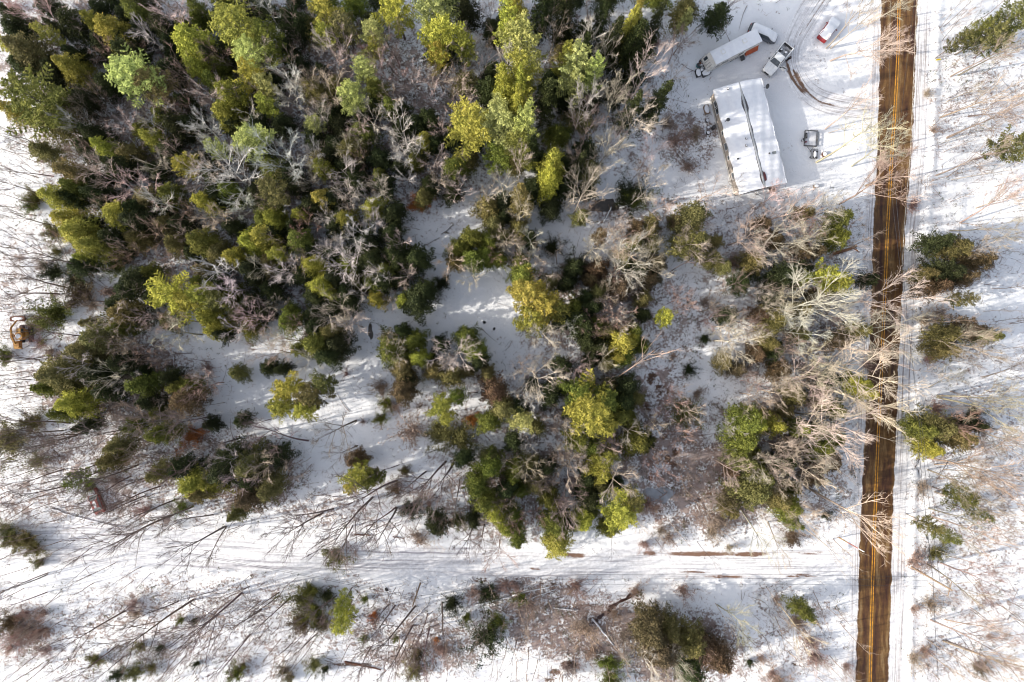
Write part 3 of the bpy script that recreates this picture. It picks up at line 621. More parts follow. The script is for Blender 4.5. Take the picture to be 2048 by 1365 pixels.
def barrel(label, px, py, r_, h, m1, z0=0, name="plastic_barrel", cat="barrel", snow=True):
    p = W(px, py, h*.6); t = thing(name, label, cat, (p.x,p.y,z0)); m = MB()
    m.tube([(0,0,0),(0,0,h*.3),(0,0,h*.34),(0,0,h*.38),(0,0,h*.7),(0,0,h*.74),(0,0,h*.78),(0,0,h)], [r_*.93,r_,r_*1.05,r_,r_,r_*1.05,r_,r_*.93], 16); m.build("drum", m1, t)
    m = MB(); m.tube([(0,0,h),(0,0,h+.03)], r_*.97, 16); m.build("rim", M_DKMET, t)
    if snow: m = MB(); m.mound((0,0,h+.02), r_*.85, r_*.85, .09); m.build("snow_cap", M_SNOW, t, smooth=True)
    return t
barrel("small blue-teal tub between the two snowy boxes at the camper's nose", 1403, 141, .30, .55, M_TEAL)
barrel("black gas bottle with white snow cap nearest the camper's nose", 1409, 123, .24, .9, M_BLACK, name="gas_bottle", cat="gas bottle")
barrel("dark upright can in the camper's clutter, topmost in the picture", 1406.5, 118.5, .26, .9, M_BLACK, name="metal_can", cat="can")
barrel("teal tub at the left edge of the camper's clutter", 1397, 131, .36, .45, M_TEAL, name="plastic_tub", cat="tub", snow=False)
def heap(label, px, py, s, mats_, seed, name="scrap_heap", cat="scrap heap"):
    p = W(px, py, .3); t = thing(name, label, cat, (p.x,p.y,0)); rr = random.Random(seed)
    for j, mt in enumerate(mats_):
        m = MB()
        for k in range(7):
            x, y = rr.uniform(-s,s), rr.uniform(-s,s)
            if k % 2: m.tube([(x-.3,y,.1+rr.random()*.3),(x+rr.uniform(-.4,.4),y+rr.uniform(-.5,.5),.35+rr.random()*.3)], .04, 6)
            else: m.box((x,y,.2+rr.random()*.2),(rr.uniform(.2,.5),rr.uniform(.15,.4),rr.uniform(.2,.4)),rr.uniform(0,3))
        m.build("scrap", mt, t)
    return t
heap("heap of dark red and black odds and ends under the camper's nose", 1403, 130, .55, [M_BLACK, M_RUST, M_SNOW, M_GALV], 3)
# furniture and bins along the west wall of the house
put_box("garden_bench_box", "dark deck box with snowy lid outside the house's two dark left windows", "deck box", 1413, 220, (.75,1.35,.6), rz, M_WOOD)
put_box("small_crate", "small dark crate topped with snow below the deck box left of the house", "crate", 1414.3, 242, (.45,.5,.45), rz, M_DKMET)
barrel("white snow-filled planter left of the house, upper of the two", 1416.5, 255.5, .26, .35, M_GALV, name="round_planter", cat="planter")
barrel("white snow-filled planter with dark rim left of the house, lower of the two", 1416.3, 266, .32, .45, M_BLACK, name="round_planter", cat="planter")
barrel("dark round grill pressed against the left wall of the house", 1427.5, 255.2, .30, .9, M_BLACK, name="kettle_grill", cat="grill", snow=False)
barrel("snow-capped stump of pot behind the leaning trunk right of the house", 1649, 309, .42, .5, M_RUST, name="snow_capped_stump", cat="stump")
put_box("doorstep_planter", "small wooden box below the lower right corner of the house", "planter box", 1632, 373, (.75,.5,.5), R_(10), M_WOOD)

# ---------------------------------------------------------------- cars
def car(root, Lc, Wc, Hc, paint, z_belt, hood, cab0, cab1, snow=None, style='suv', glassm=M_GLASS):
    """+y is the front. body lofted along y; cab from cab0 to cab1"""
    hw = Wc/2; m = MB()
    st = [(-Lc/2,.86,.50,z_belt*.86),(-Lc/2+.12,.96,.30,z_belt),(-Lc/2+.9,1.,.25,z_belt+.02),(0,1.,.24,z_belt),(hood,.99,.25,z_belt-.02),(Lc/2-.45,.95,.27,z_belt-.12),(Lc/2-.1,.86,.34,z_belt-.22),(Lc/2,.74,.42,z_belt-.34)]
    rings = []
    for y, k, z0, z1 in st:
        w_ = hw*k; rings.append([(-w_*.96,y,z0),(-w_,y,z0+.15),(-w_,y,z1-.16),(-w_*.9,y,z1),(w_*.9,y,z1),(w_,y,z1-.16),(w_,y,z0+.15),(w_*.96,y,z0)])
    m.loft(rings); body = m.build("body", paint, root, smooth=False)
    m = MB(); rk, fk = (.30,.75)
    if style == 'sedan': rk = .65
    r0 = [(-hw*.88,cab0,z_belt-.03),(hw*.88,cab0,z_belt-.03),(hw*.88,cab1,z_belt-.03),(-hw*.88,cab1,z_belt-.03)]
    r1 = [(-hw*.70,cab0+rk,Hc-.05),(hw*.70,cab0+rk,Hc-.05),(hw*.70,cab1-fk,Hc-.05),(-hw*.70,cab1-fk,Hc-.05)]
    m.loft([r0, r1]); m.build("window_glass", glassm, root)
    m = MB(); r2 = [(x*1.02, y, Hc-.05) for x, y, z in r1]; r3 = [(x*.9, y*1.0, Hc) for x, y, z in r1]; m.loft([r2, r3])
    for sx in (-1,1):
        for (y0,z0,y1,z1) in ((cab0,z_belt,cab0+rk,Hc-.04),(cab1,z_belt,cab1-fk,Hc-.04),((cab0+cab1)/2,z_belt,(cab0+cab1)/2-.05,Hc-.04)):
            m.tube([(sx*hw*.885,y0,z0),(sx*hw*.715,y1,z1)], .045, 6)
    m.build("roof", paint, root)
    for sx in (-1,1):
        for y in (-Lc/2+.85, Lc/2-.9): wheel(root, sx*(hw-.13), y, .34)
        m = MB(); m.box((sx*hw*.62, Lc/2-.10, z_belt-.38), (hw*.42,.16,.16),0,.03); m.build("headlight", M_LAMP_W, root)
        m = MB(); m.box((sx*hw*.70, -Lc/2+.02, z_belt-.22), (hw*.36,.10,.24),0,.02); m.build("tail_light", M_LAMP_R, root)
        m = MB(); m.box((sx*(hw+.12), cab1-.55, z_belt+.06), (.22,.12,.16),0,.04); m.build("mirror", paint, root)
    for y_, k_ in ((Lc/2-.02,.80),(-Lc/2,.88)): m = MB(); m.box((0, y_, .44), (Wc*k_,.14,.23),0,.05); m.build("bumper", M_BLACK if style=='suv' else paint, root)
    return body
def snow_pad(root, pts, z, th=.12, name="snow_cover"):
    """rounded slab of snow over an outline (list of x,y,z)"""
    m = MB(); n = len(pts); cx = sum(p[0] for p in pts)/n; cy = sum(p[1] for p in pts)/n
    ring = lambda k, dz: [(cx+(p[0]-cx)*k, cy+(p[1]-cy)*k, p[2]+dz) for p in pts]
    m.loft([ring(1.0,-.03), ring(1.0,th*.5), ring(.93,th*.9), ring(.6,th*1.05)]); return m.build(name, M_SNOW, root, smooth=True)
def snow_loft(root, st, th=.10, name="snow_cover", seed=0):
    """one sheet of snow draped along a car: stations (y, half width, z of what it lies on)"""
    rr = random.Random(seed); st2 = []
    for (a, b) in zip(st[:-1], st[1:]):
        for k in range(3): t = k/3; st2.append([a[i]+(b[i]-a[i])*t for i in range(3)])
    st2.append(list(st[-1])); n = len(st2); rings = []
    for j, (y, w_, z) in enumerate(st2):
        e = .35+.65*min(1, min(j, n-1-j)/2); T = th*e*rr.uniform(.85,1.15); w_ *= rr.uniform(.985,1.015)
        rings.append([(-w_,y,z-.03),(-w_*.99,y,z+T*.6),(-w_*.80,y,z+T+.02),(-w_*.3,y,z+T+.05),(w_*.3,y,z+T+.05),(w_*.80,y,z+T+.02),(w_*.99,y,z+T*.6),(w_,y,z-.03)])
    m = MB(); m.loft(rings); return m.build(name, M_SNOW, root, smooth=True)
def place(label, name, cat, pr, pf, z):
    """root with +y from the rear pixel to the front pixel"""
    a, b = W(*pr, z), W(*pf, z); d = b-a; return thing(name, label, cat, ((a.x+b.x)/2,(a.y+b.y)/2,0), math.atan2(-d.x, d.y)), d.length
# grey minivan behind the camper
van, Lc = place("dark grey car under thick snow, its rear end hidden by the camper", "parked_car", "car", (1501,53.5), (1556,76), 1.2)
car(van, Lc*.99, 1.85, 1.62, M_GREY, 1.0, .9, -Lc/2+.15, Lc/2-.85)
snow_loft(van, [(-Lc/2+.30,.60,1.40),(-Lc/2+.5,.66,1.58),(Lc/2-1.75,.64,1.60),(Lc/2-1.2,.70,1.30),(Lc/2-.8,.76,1.05),(Lc/2-.35,.74,.90),(Lc/2-.08,.60,.76)], .12)
# red car on the right
rc, Lc = place("snow-buried red car with bare red tail panel under branches, right of the driveway", "parked_car", "car", (1645,77), (1676,37), 1.0)
car(rc, 4.3, 1.75, 1.32, M_RED, .92, .8, -1.75, .95, style='sedan')
snow_loft(rc, [(-2.0,.80,.80),(-1.7,.90,.86),(-1.2,.88,1.14),(-.9,.76,1.31),(.2,.76,1.31),(.7,.86,1.0),(1.0,.92,.88),(1.7,.90,.78),(2.12,.78,.62)], .10, seed=4)
m = MB(); m.box((0,-2.13,.66),(1.45,.05,.10)); m.build("tail_light_bar", mat("pink_red_plastic", (.36,.05,.06), .4, .4), rc)
# old red car lower left
oc, Lc = place("derelict faded red car with pink roof among the saplings, lower left", "abandoned_car", "car", (199,1027), (180,979), 1.0)
car(oc, 4.2, 1.75, 1.36, M_FADED, .95, .8, -1.75, 1.0, style='sedan', glassm=mat("dusty_glass", (.16,.18,.18), .3, .4, noise=2, col2=(.26,.28,.28)))
snow_loft(oc, [(-1.1,.52,1.30),(.15,.54,1.30)], .03, 'roof_snow', 2)
snow_pad(oc, [(-.72,1.1,.90),(.45,1.1,.90),(.4,1.9,.78),(-.6,1.9,.78)], 1., .08, "hood_snow")
m = MB(); m.box((.89,-.2,.55),(.04,2.6,.45)); m.build("rusted_sill", M_RUST, oc)
# pickup
pu, Lc = place("white pickup truck with its driver's door open and an uncovered bed", "pickup_truck", "pickup truck", (1577.7,91.3), (1534.2,145.5), 1.1)
Lp, Wp = 5.75, 1.98; h2 = Wp/2
def body_ring(y, k, z0, z1, ch=.10): w_ = h2*k; return [(-w_*.97,y,z0),(-w_,y,z0+.12),(-w_,y,z1-ch),(-w_+ch*1.3,y,z1),(w_-ch*1.3,y,z1),(w_,y,z1-ch),(w_,y,z0+.12),(w_*.97,y,z0)]
m = MB(); m.loft([body_ring(y,k,z0,z1) for y,k,z0,z1 in [(-.75,1,.42,1.12),(.6,1,.42,1.12),(1.05,.995,.42,1.14),(2.0,.96,.45,1.10),(2.55,.90,.50,1.02),(2.78,.80,.55,.88)]]); pbody = m.build("body", M_WHITE, pu)
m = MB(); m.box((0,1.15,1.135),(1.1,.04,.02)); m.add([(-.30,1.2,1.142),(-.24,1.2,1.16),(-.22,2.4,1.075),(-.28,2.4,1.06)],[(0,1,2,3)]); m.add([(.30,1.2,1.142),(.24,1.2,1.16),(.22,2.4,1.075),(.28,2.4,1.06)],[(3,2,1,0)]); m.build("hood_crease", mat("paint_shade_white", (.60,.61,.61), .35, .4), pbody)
m = MB()          # open bed: floor and four walls
m.box((0,-1.82,.74),(1.7,2.05,.06)); bf = m.build("bed_floor", mat("snowy_bed_liner", (.13,.13,.14), .8, .2, noise=2.5, col2=(.46,.47,.49)), pu)
m = MB()
for s in (-1,1): m.box((s*(h2-.075),-1.80,.86),(.15,2.10,.84),0,.03)
m.box((0,-.80,.86),(Wp-.32,.08,.80)); m.build("bed_side", M_WHITE, pu)
m = MB(); m.box((0,-2.86,.86),(Wp-.04,.09,.82),0,.02); tg = m.build("tailgate", M_WHITE, pu); m = MB(); m.box((0,-2.915,1.05),(.28,.02,.08)); m.build("handle", M_BLACK, tg)
m = MB(); m.box((0,-2.74,.95),(1.62,.10,.42)); m.build("bed_liner", M_BLACK, pu)
m = MB(); r0 = [(-.90,-.72,1.11),(.90,-.72,1.11),(.88,1.12,1.12),(-.88,1.12,1.12)]; r1 = [(-.70,-.55,1.72),(.70,-.55,1.72),(.66,.42,1.72),(-.66,.42,1.72)]; m.loft([r0,r1]); m.build("window_glass", M_GLASS, pu)
m = MB(); o8 = [(-.74,-.5),(-.66,-.62),(.66,-.62),(.74,-.5),(.72,.34),(.60,.50),(-.60,.50),(-.72,.34)]
m.loft([[(x,y,1.70) for x,y in o8],[(x,y,1.76) for x,y in o8],[(x*.9,y*.92,1.80) for x,y in o8]])
for s in (-1,1):
    m.tube([(s*.88,1.10,1.12),(s*.66,.42,1.73)],.04,6); m.tube([(s*.90,-.72,1.10),(s*.70,-.55,1.73)],.05,6); m.tube([(s*.92,.25,1.10),(s*.70,.18,1.73)],.035,6)
m.build("roof", M_WHITE, pu)
m = MB(); m.box((0,-.70,1.42),(1.3,.05,.12)); m.build("rear_window_bar", M_BLACK, pu)
for s in (-1,1):
    for y in (-1.85, 1.82): wheel(pu, s*(h2-.12), y, .39, .26)
    m = MB(); m.box((s*.68,2.72,.76),(.42,.12,.20),0,.03); m.build("headlight", M_LAMP_W, pu)
    m = MB(); m.box((s*.93,-2.90,.85),(.12,.06,.36)); m.build("tail_light", M_LAMP_R, pu)
    m = MB(); m.tube([(s*.92,.92,1.12),(s*1.12,.86,1.16)],.025,6); m.box((s*1.20,.84,1.18),(.22,.12,.24),0,.04); m.build("mirror", M_BLACK, pu)
m = MB(); m.box((0,2.83,.52),(1.75,.16,.24),0,.06); m.build("bumper", M_CHROME, pu)
m = MB(); m.box((0,-2.98,.50),(1.8,.14,.20),0,.04); m.build("bumper", M_CHROME, pu)
m = MB(); m.box((0,2.80,.78),(.85,.05,.20)); m.build("grille", M_BLACK, pu)
m = MB()
for k, (x0,x1) in enumerate(((-.1,-.62),(.5,-.02))): m.tube([(x0,1.10,1.16),(x1,.82,1.42)],.012,5)
m.build("wiper", M_BLACK, pu)
# driver's door swung open; the side is the one at the upper right / east of the truck
A = Matrix.Rotation(math.atan2(*( -(W(1534.2,145.5,1.1)-W(1577.7,91.3,1.1)).x, (W(1534.2,145.5,1.1)-W(1577.7,91.3,1.1)).y )),3,'Z')
ds = 1 if (A @ Vector((1,0,0))).x > 0 else -1
dv = Vector((math.cos(R_(12)), -math.sin(R_(12)),0)); hp = Vector((ds*.99,.78,0)); outd = Vector((ds*dv.x, dv.y,0))
def door_box(m, t0, t1, z0, z1, th): a, b = hp+outd*t0, hp+outd*t1; n = Vector((-outd.y,outd.x,0))*th/2; m.loft([[(p.x,p.y,z) for p in (a-n,b-n,b+n,a+n)] for z in (z0,z1)])
m = MB(); door_box(m, 0,1.02,.45,1.12,.12)
a, b = hp+outd*.25, hp+outd*.98
m.tube([(a.x,a.y,1.12),(a.x+outd.x*.15,a.y+.03,1.66),(b.x,b.y,1.66),(b.x+outd.x*.02,b.y,1.12)],.03,6); door = m.build("door", M_WHITE, pu)
m = MB(); door_box(m,.30,.97,1.12,1.62,.02); m.build("door_glass", M_GLASS, door)
cz = lambda lab, px, py, d, mt, rzz: None
p = W(1567,104,1.0)
cargo = thing("snowy_bucket", "snow-covered bucket lying in the pickup's bed near the open-door side", "bucket", (p.x+.35,p.y-.15,.77)); m = MB(); m.tube([(0,0,0),(0,0,.34)],[.15,.18],12,cap=True); m.build("pail", M_GALV, cargo); m = MB(); m.mound((0,0,.33),.19,.17,.12); m.build("snow_cap", M_SNOW, cargo)
p = W(1563,99.5,1.0); cargo = thing("snowy_sack", "lumpy snow-dusted sack in the pickup's bed behind the cab", "sack", (p.x,p.y,.77)); m = MB(); m.mound((0,0,0),.30,.22,.30,.6,5); m.build("bag", M_BLACK, cargo); m = MB(); m.mound((0,.02,.2),.2,.15,.16,.6,6); m.build("snow_cap", M_SNOW, cargo)

# ---------------------------------------------------------------- person by the open door
def skin_chain(name, mesh_pts, edges, radii, mt, parent, root=0, sub=1):
    me = bpy.data.meshes.new(name); me.from_pydata(mesh_pts, edges, []); me.materials.append(mt); o = link(name, me, parent)
    md = o.modifiers.new("skin", 'SKIN'); md.use_smooth_shade = True
    for i, r_ in enumerate(radii):
        s = me.skin_vertices[0].data[i]; s.radius = (r_, r_); s.use_root = (i == root)
    sb_ = o.modifiers.new("sub", 'SUBSURF'); sb_.levels = sub; sb_.render_levels = sub; return o
p = W(1573.2,122.0,0); per = thing("person", "person in black winter clothes standing behind the pickup's open door", "person", (p.x,p.y,0), R_(200))
M_SKIN = mat("skin", (.48,.30,.23), .6, .3, noise=6); M_COAT = mat("black_coat", (.018,.018,.022), .9, .2, noise=5); M_JEAN = mat("dark_trousers", (.022,.024,.034), .9, .2, noise=5)
P_ = [(0,0,.92),(0,0,1.12),(0,.01,1.36),(0,.01,1.47),(0,.03,1.54),(0,.04,1.66),(0,.03,1.73),      # pelvis..head
      (-.17,0,1.40),(-.27,.05,1.15),(-.24,.26,1.02),(-.22,.34,1.01),(.17,0,1.40),(.27,.04,1.15),(.24,.24,1.00),(.22,.32,.99),
      (-.10,0,.88),(-.11,.03,.50),(-.12,0,.10),(-.12,.14,.04),(.10,0,.88),(.12,.02,.50),(.13,-.02,.10),(.13,.12,.04)]
E_ = [(0,1),(1,2),(2,3),(3,4),(4,5),(5,6),(2,7),(7,8),(8,9),(9,10),(2,11),(11,12),(12,13),(13,14),(0,15),(15,16),(16,17),(17,18),(0,19),(19,20),(20,21),(21,22)]
Rr = [.155,.14,.17,.065,.06,.098,.07,.075,.055,.036,.038,.075,.055,.036,.038,.10,.068,.05,.042,.10,.068,.05,.042]
pb = skin_chain("body", P_, E_, Rr, M_SKIN, per)
skin_chain("coat", [P_[i] for i in (0,1,2,3,7,8,9,11,12,13)], [(0,1),(1,2),(2,3),(2,4),(4,5),(5,6),(2,7),(7,8),(8,9)], [.185,.175,.20,.085,.10,.078,.06,.10,.078,.06], M_COAT, per)
skin_chain("trousers", [P_[i] for i in (0,15,16,17,19,20,21)], [(0,1),(1,2),(2,3),(0,4),(4,5),(5,6)], [.17,.12,.088,.07,.12,.088,.07], M_JEAN, per)
for s in (-1,1): skin_chain("boot", [(s*.125,-.03,.12),(s*.125,.0,.055),(s*.13,.16,.045)], [(0,1),(1,2)], [.075,.062,.055], M_BLACK, per)
m = MB(); m.tube([(0,.02,1.60),(0,.02,1.68),(0,.025,1.75),(0,.03,1.795)],[.112,.124,.105,.05],14); m.build("knit_hat", M_COAT, per)
m = MB(); m.tube([(0,.135,1.645),(0,.165,1.615)],[.014,.02],6); m.build("nose", M_SKIN, pb)
for s in (-1,1): m = MB(); m.mound((s*.034,.128,1.655),.013,.008,.012); m.build("eye", M_BLACK, pb)
m = MB(); m.box((0,.135,1.585),(.05,.012,.010)); m.build("mouth", mat("lip", (.35,.13,.11), .6, .3), pb)
for s in (-1,1):
    hx_, hy_, hz_ = s*.22, .34 if s < 0 else .32, 1.01 if s < 0 else .99
    for k, (dx, ln) in enumerate(((-.028,.062),(-.010,.075),(.010,.070),(.028,.052))):
        skin_chain("finger", [(hx_+dx,hy_+.02,hz_),(hx_+dx,hy_+.05,hz_-.012),(hx_+dx*1.1,hy_+.03+ln,hz_-.04)], [(0,1),(1,2)], [.011,.010,.008], M_COAT, pb)
    skin_chain("thumb", [(hx_-s*.03,hy_,hz_),(hx_-s*.058,hy_+.03,hz_-.012),(hx_-s*.06,hy_+.055,hz_-.03)], [(0,1),(1,2)], [.013,.011,.009], M_COAT, pb)

# ---------------------------------------------------------------- frames on the yard
def bar_frame(m, x0, x1, y0, y1, z, r_=.03):
    m.tube([(x0,y0,z),(x1,y0,z)],r_,6); m.tube([(x1,y0,z),(x1,y1,z)],r_,6); m.tube([(x1,y1,z),(x0,y1,z)],r_,6); m.tube([(x0,y1,z),(x0,y0,z)],r_,6)
p = W(1621.5,277.3,.3); ut = thing("utility_trailer", "open rail-sided trailer with a snowy deck right of the house", "trailer", (p.x,p.y,0), R_(-3))
m = MB(); m.box((-.05,0,.20),(1.80,2.40,.06)); m.build("deck", mat("trodden_snow", (.60,.61,.64), .8, .2, noise=3, col2=(.50,.51,.54)), ut)
m = MB(); bar_frame(m,-1.0,1.0,-1.25,1.25,.55,.045); bar_frame(m,-1.0,1.0,-1.25,1.25,.20,.05)
for x in (-1,1):
    for y in (-1.25,-.4,.4,1.25): m.tube([(x,y,.2),(x,y,.56)],.04,6)
m.build("rail_frame", M_DKMET, ut)
m = MB(); m.box((1.18,0,.42),(.28,2.2,.05)); m.build("fender", M_GALV, ut)
for x in (-1.13,1.13): wheel(ut, x, -.15, .2, .16)
m = MB(); m.tube([(-.7,-1.25,.42),(0,-2.1,.42)],.035,6); m.tube([(.7,-1.25,.42),(0,-2.1,.42)],.035,6); m.build("drawbar", M_DKMET, ut)
p = W(1613.5,271,.6); t = thing("black_toolbox", "black toolbox on the left side of the rail-sided trailer's deck", "toolbox", (p.x,p.y,.23)); m = MB(); m.box((0,0,.14),(.28,.85,.28),0,.03); m.build("case", M_BLACK, t); m = MB(); m.tube([(0,-.2,.28),(0,-.2,.34),(0,.2,.34),(0,.2,.28)],.018,6); m.build("handle", M_GALV, t)
p = W(1612.5,283.5,.6); t = thing("red_fuel_can", "dark red can on the lower left of the rail-sided trailer's deck", "fuel can", (p.x,p.y,.23)); m = MB(); m.box((0,0,.14),(.30,.24,.28),0,.04); m.build("can", mat("maroon_plastic", (.16,.03,.06), .5, .4), t); m = MB(); m.tube([(.08,0,.28),(.14,0,.38)],.025,8); m.build("spout", M_BLACK, t)
p = W(1603.8,281.5,.1); t = thing("small_bucket", "small grey bucket on the snow left of the rail-sided trailer", "bucket", (p.x,p.y,0)); m = MB(); m.tube([(0,0,0),(0,0,.3)],[.13,.17],12); m.build("pail", M_DKMET, t); m = MB(); m.mound((0,0,.29),.13,.13,.06); m.build("snow_cap", M_SNOW, t)
p = W(1628,309,.3); gc = thing("garden_cart", "small metal garden cart below the rail-sided trailer, left of the leaning trunk", "cart", (p.x,p.y,0), R_(-5))
m = MB(); bar_frame(m,-.5,.5,-.75,.75,.55,.025); bar_frame(m,-.5,.5,-.75,.75,.30,.025)
for x in (-.5,.5):
    for y in (-.75,.75): m.tube([(x,y,.3),(x,y,.57)],.025,6)
m.build("rail_frame", M_DKMET, gc); m = MB(); m.box((.08,0,.34),(.55,1.2,.16),0,.03); m.build("tray", M_BLACK, gc); m = MB(); m.mound((.12,0,.42),.24,.55,.08); m.build("snow_cap", M_SNOW, gc)
for x in (-.56,.56):
    for y in (-.5,.5): wheel(gc, x, y, .16, .09)
m = MB(); m.tube([(0,.75,.4),(.05,1.25,.5),(-.35,1.3,.5)],.025,6); m.build("pull_handle", M_BLACK, gc)
# yellow marker on the right
p = W(1874.5,121,0); t = thing("yellow_marker", "bright yellow flat marker lying on the snow right of the road, upper right", "marker", (p.x,p.y,ground_z(p)+.02), .1)
m = MB(); m.box((0,0,.10),(.75,.22,.06),0,.04); m.build("panel", mat("bright_yellow", (.75,.58,.02), .5, .3), t); m = MB(); m.tube([(-.3,0,0),(-.3,0,.1)],.02,6); m.tube([(.3,0,0),(.3,0,.1)],.02,6); m.build("peg", M_DKMET, t)

# ---------------------------------------------------------------- old digger at the left edge
p = W(36,668,1.2); ex = thing("old_excavator", "rusty yellow digger with its arm raised, at the left edge", "excavator", (p.x,p.y,0), R_(2))
for x in (.15,1.55):
    m = MB(); pr = [(-1.45,.30),(-1.2,.06),(1.2,.06),(1.45,.30),(1.45,.48),(1.2,.70),(-1.2,.70),(-1.45,.48)]; m.loft([[(x+dx,y,z) for y,z in pr] for dx in (-.24,.24)]); tr_ = m.build("track", M_BLACK, ex)
    m = MB()
    for k in range(12): m.box((x,-1.2+k*.22,.715),(.50,.10,.03))
    m.build("track_plate", M_RUST, tr_)
m = MB(); m.box((.85,0,.75),(1.1,1.4,.25),0,.2); m.build("undercarriage", M_RUST, ex)
m = MB(); m.tube([(.62,-.1,.9),(.62,-.1,1.25),(.62,-.1,1.35)],[.95,.95,.85],20); m.box((.62,-.35,1.65),(1.25,1.3,.65),0,.25,.9); m.build("upper_body", M_YEL, ex)
m = MB(); m.box((.9,.45,1.85),(.75,.85,1.0),0,.08,.88); cb = m.build("cab", M_YEL, ex); m = MB(); m.box((.9,.88,2.0),(.6,.03,.6)); m.box((1.27,.45,2.0),(.03,.6,.55)); m.build("cab_window", M_GLASS, cb)
m = MB(); m.mound((.5,-.4,1.97),.45,.4,.08); m.build("snow_cap", M_SNOW, ex)
m = MB(); m.box((-.15,-1.75,1.15),(.95,1.15,.75),0,.15,.92); m.box((-.15,-2.35,1.0),(1.1,.2,.5),0,.05); m.build("counterweight", M_YEL, ex)
m = MB(); m.tube([(-.25,-1.6,1.6),(-.12,-.4,2.5),(0,.9,2.7)],[.17,.19,.15],6); m.tube([(-.05,-.9,1.5),(-.06,0,2.3)],.07,8); m.build("boom", M_YEL, ex)
m = MB(); m.tube([(0,.9,2.75),(.02,1.7,1.9),(-.05,2.2,1.2)],[.15,.13,.11],6); m.tube([(0,.5,3.0),(0,1.3,2.6)],.06,8); m.build("arm", M_YEL, ex)
m = MB(); m.box((-.2,2.45,.75),(2.1,.75,.55),0,.12,1.12); bk = m.build("bucket", M_RUST, ex)
m = MB()
for k in range(6): m.box((-1.05+k*.34,2.88,.55),(.10,.22,.10))
m.build("bucket_tooth", M_DKMET, bk); m = MB(); m.mound((-.2,2.45,1.0),.9,.3,.12); m.build("snow_cap", M_SNOW, bk)
m = MB(); m.box((-.75,-.35,1.15),(.4,.45,.35),0,.05); m.build("fuel_tank", M_RUST, ex)

# ---------------------------------------------------------------- poles and wires
M_POLE = mat("treated_pole", (.30,.22,.15), .85, .2, noise=1.5, bump=.3, col2=(.20,.14,.10))
def pole(label, bx, by, tx, ty_, h, r0=.16, name="utility_pole", m1=None, arm=None, cat="utility pole"):
    B = W(bx,by); B.z = ground_z(B); T = W(tx,ty_,h); t = thing(name, label, cat, tuple(B)); d = T-B
    m = MB(); m.tube([(0,0,-.3), tuple(d*.5), tuple(d)], [r0, r0*.85, r0*.7], 10); m.build("shaft", m1 or M_POLE, t)
    if arm:
        q = d*.95; a = Vector((math.cos(arm),math.sin(arm),0)); m = MB(); m.tube([tuple(q-a*1.1), tuple(q+a*1.1)],.06,6); cr_ = m.build("crossarm", M_POLE, t)
        for s in (-1,0,1): m = MB(); e = q+a*s*.95; m.tube([(e.x,e.y,e.z+.05),(e.x,e.y,e.z+.16),(e.x,e.y,e.z+.2)],[.04,.06,.03],8); m.build("insulator", M_GALV, cr_)
    return t, B, T
_, B1, T1 = pole("bare utility pole leaning over the right verge below the cable loops", 1822, 1134, 1904, 1181, 10.0, .17, arm=R_(75))
_, B2, T2 = pole("thin utility pole beneath the side road's lower edge", 840.5, 1167, 825, 1213, 9.0, .13)
_, B3, T3 = pole("utility pole standing among the dense branches at the road's upper left edge", 1731, 372, 1786, 348, 8.5, .15, arm=R_(20))
# red and white marker pole
B = W(1678,1075.5); T = W(1728,1104,7.6); t = thing("marker_pole", "slim pole banded tan, red and white leaning over the road's left edge", "pole", tuple(B)); d = T-B
for nm, a, b_, mt, r0 in (("lower_section",0,.36,mat("tan_pole", (.50,.30,.12),.8,.2,noise=2),.10),("middle_section",.36,.80,mat("red_pole", (.42,.09,.05),.7,.3,noise=2),.075),("upper_section",.80,1.,mat("white_pole", (.80,.80,.80),.5,.3),.085)):
    m = MB(); m.tube([tuple(d*a),tuple(d*b_)],[r0,r0*.85],10); m.build(nm, mt, t)
M_WIRE = mat("cable_black", (.04,.04,.045), .6, .3)
def wire(label, pa, pb, sag, r_=.02, n=24, loops=(), m1=M_WIRE):
    pts = []
    for i in range(n+1):
        t = i/n; p = pa.lerp(pb, t); p.z -= sag*4*t*(1-t); pts.append(p)
    o_ = pa.copy(); me = MB(); me.tube([p-o_ for p in pts], r_, 5)
    o = me.build("overhead_wire", m1, None, tuple(o_)); tag(o, label, "overhead wire", None)
    return pts
z = 8.2
wire("pair of black wires over the right part of the paved road, western strand", W(1784,-60,9.5), W(1778,350,8.3), .3)
wire("pair of black wires over the right part of the paved road, eastern strand", W(1838,-60,9.0), W(1790,346,8.0), .3)
wire("wire running from the branches at the road's left edge down to the verge pole", W(1779,350,8.3), W(1896,1176,9.5), .9)
wire("lower wire slanting across the paved road towards the verge pole", W(1788,346,7.6), W(1880,1164,7.8), .8, .028)
cb = wire("telephone cable carrying black slack loops above the right verge", W(1836,880,5.6), W(1866,1158,5.2), .1, .035)
wire("telephone cable going on below the verge pole to the lower edge", W(1866,1160,5.2), W(1882,1430,5.6), .2, .03)
for k, (px, py, rr_) in enumerate(((1855,1090.5,.34),(1859,1115.5,.34))):
    p = W(px,py,5.3); m = MB(); m.tube([(rr_*math.cos(a)*.85, rr_*1.35*math.sin(a), 0) for a in [2*math.pi*i/18 for i in range(19)]], .035, 6); o = m.build("cable_loop", M_WIRE, None, tuple(p))
    tag(o, ("upper" if k == 0 else "lower")+" black coil of slack cable hanging over the right verge", "cable loop", "slack cable loops on the telephone cable")
for k, (px, py) in enumerate(((1854,1075),(1858.3,1103))):
    p = W(px,py,5.3); m = MB(); m.tube([(-.05,.34,0),(0,-.1,.0),(.05,-.38,0)],[.06,.12,.06],10); o = m.build("splice_case", M_BLACK, None, tuple(p))
    tag(o, ("upper" if k == 0 else "lower")+" black splice case on the looped telephone cable", "splice case", "splice cases on the telephone cable")
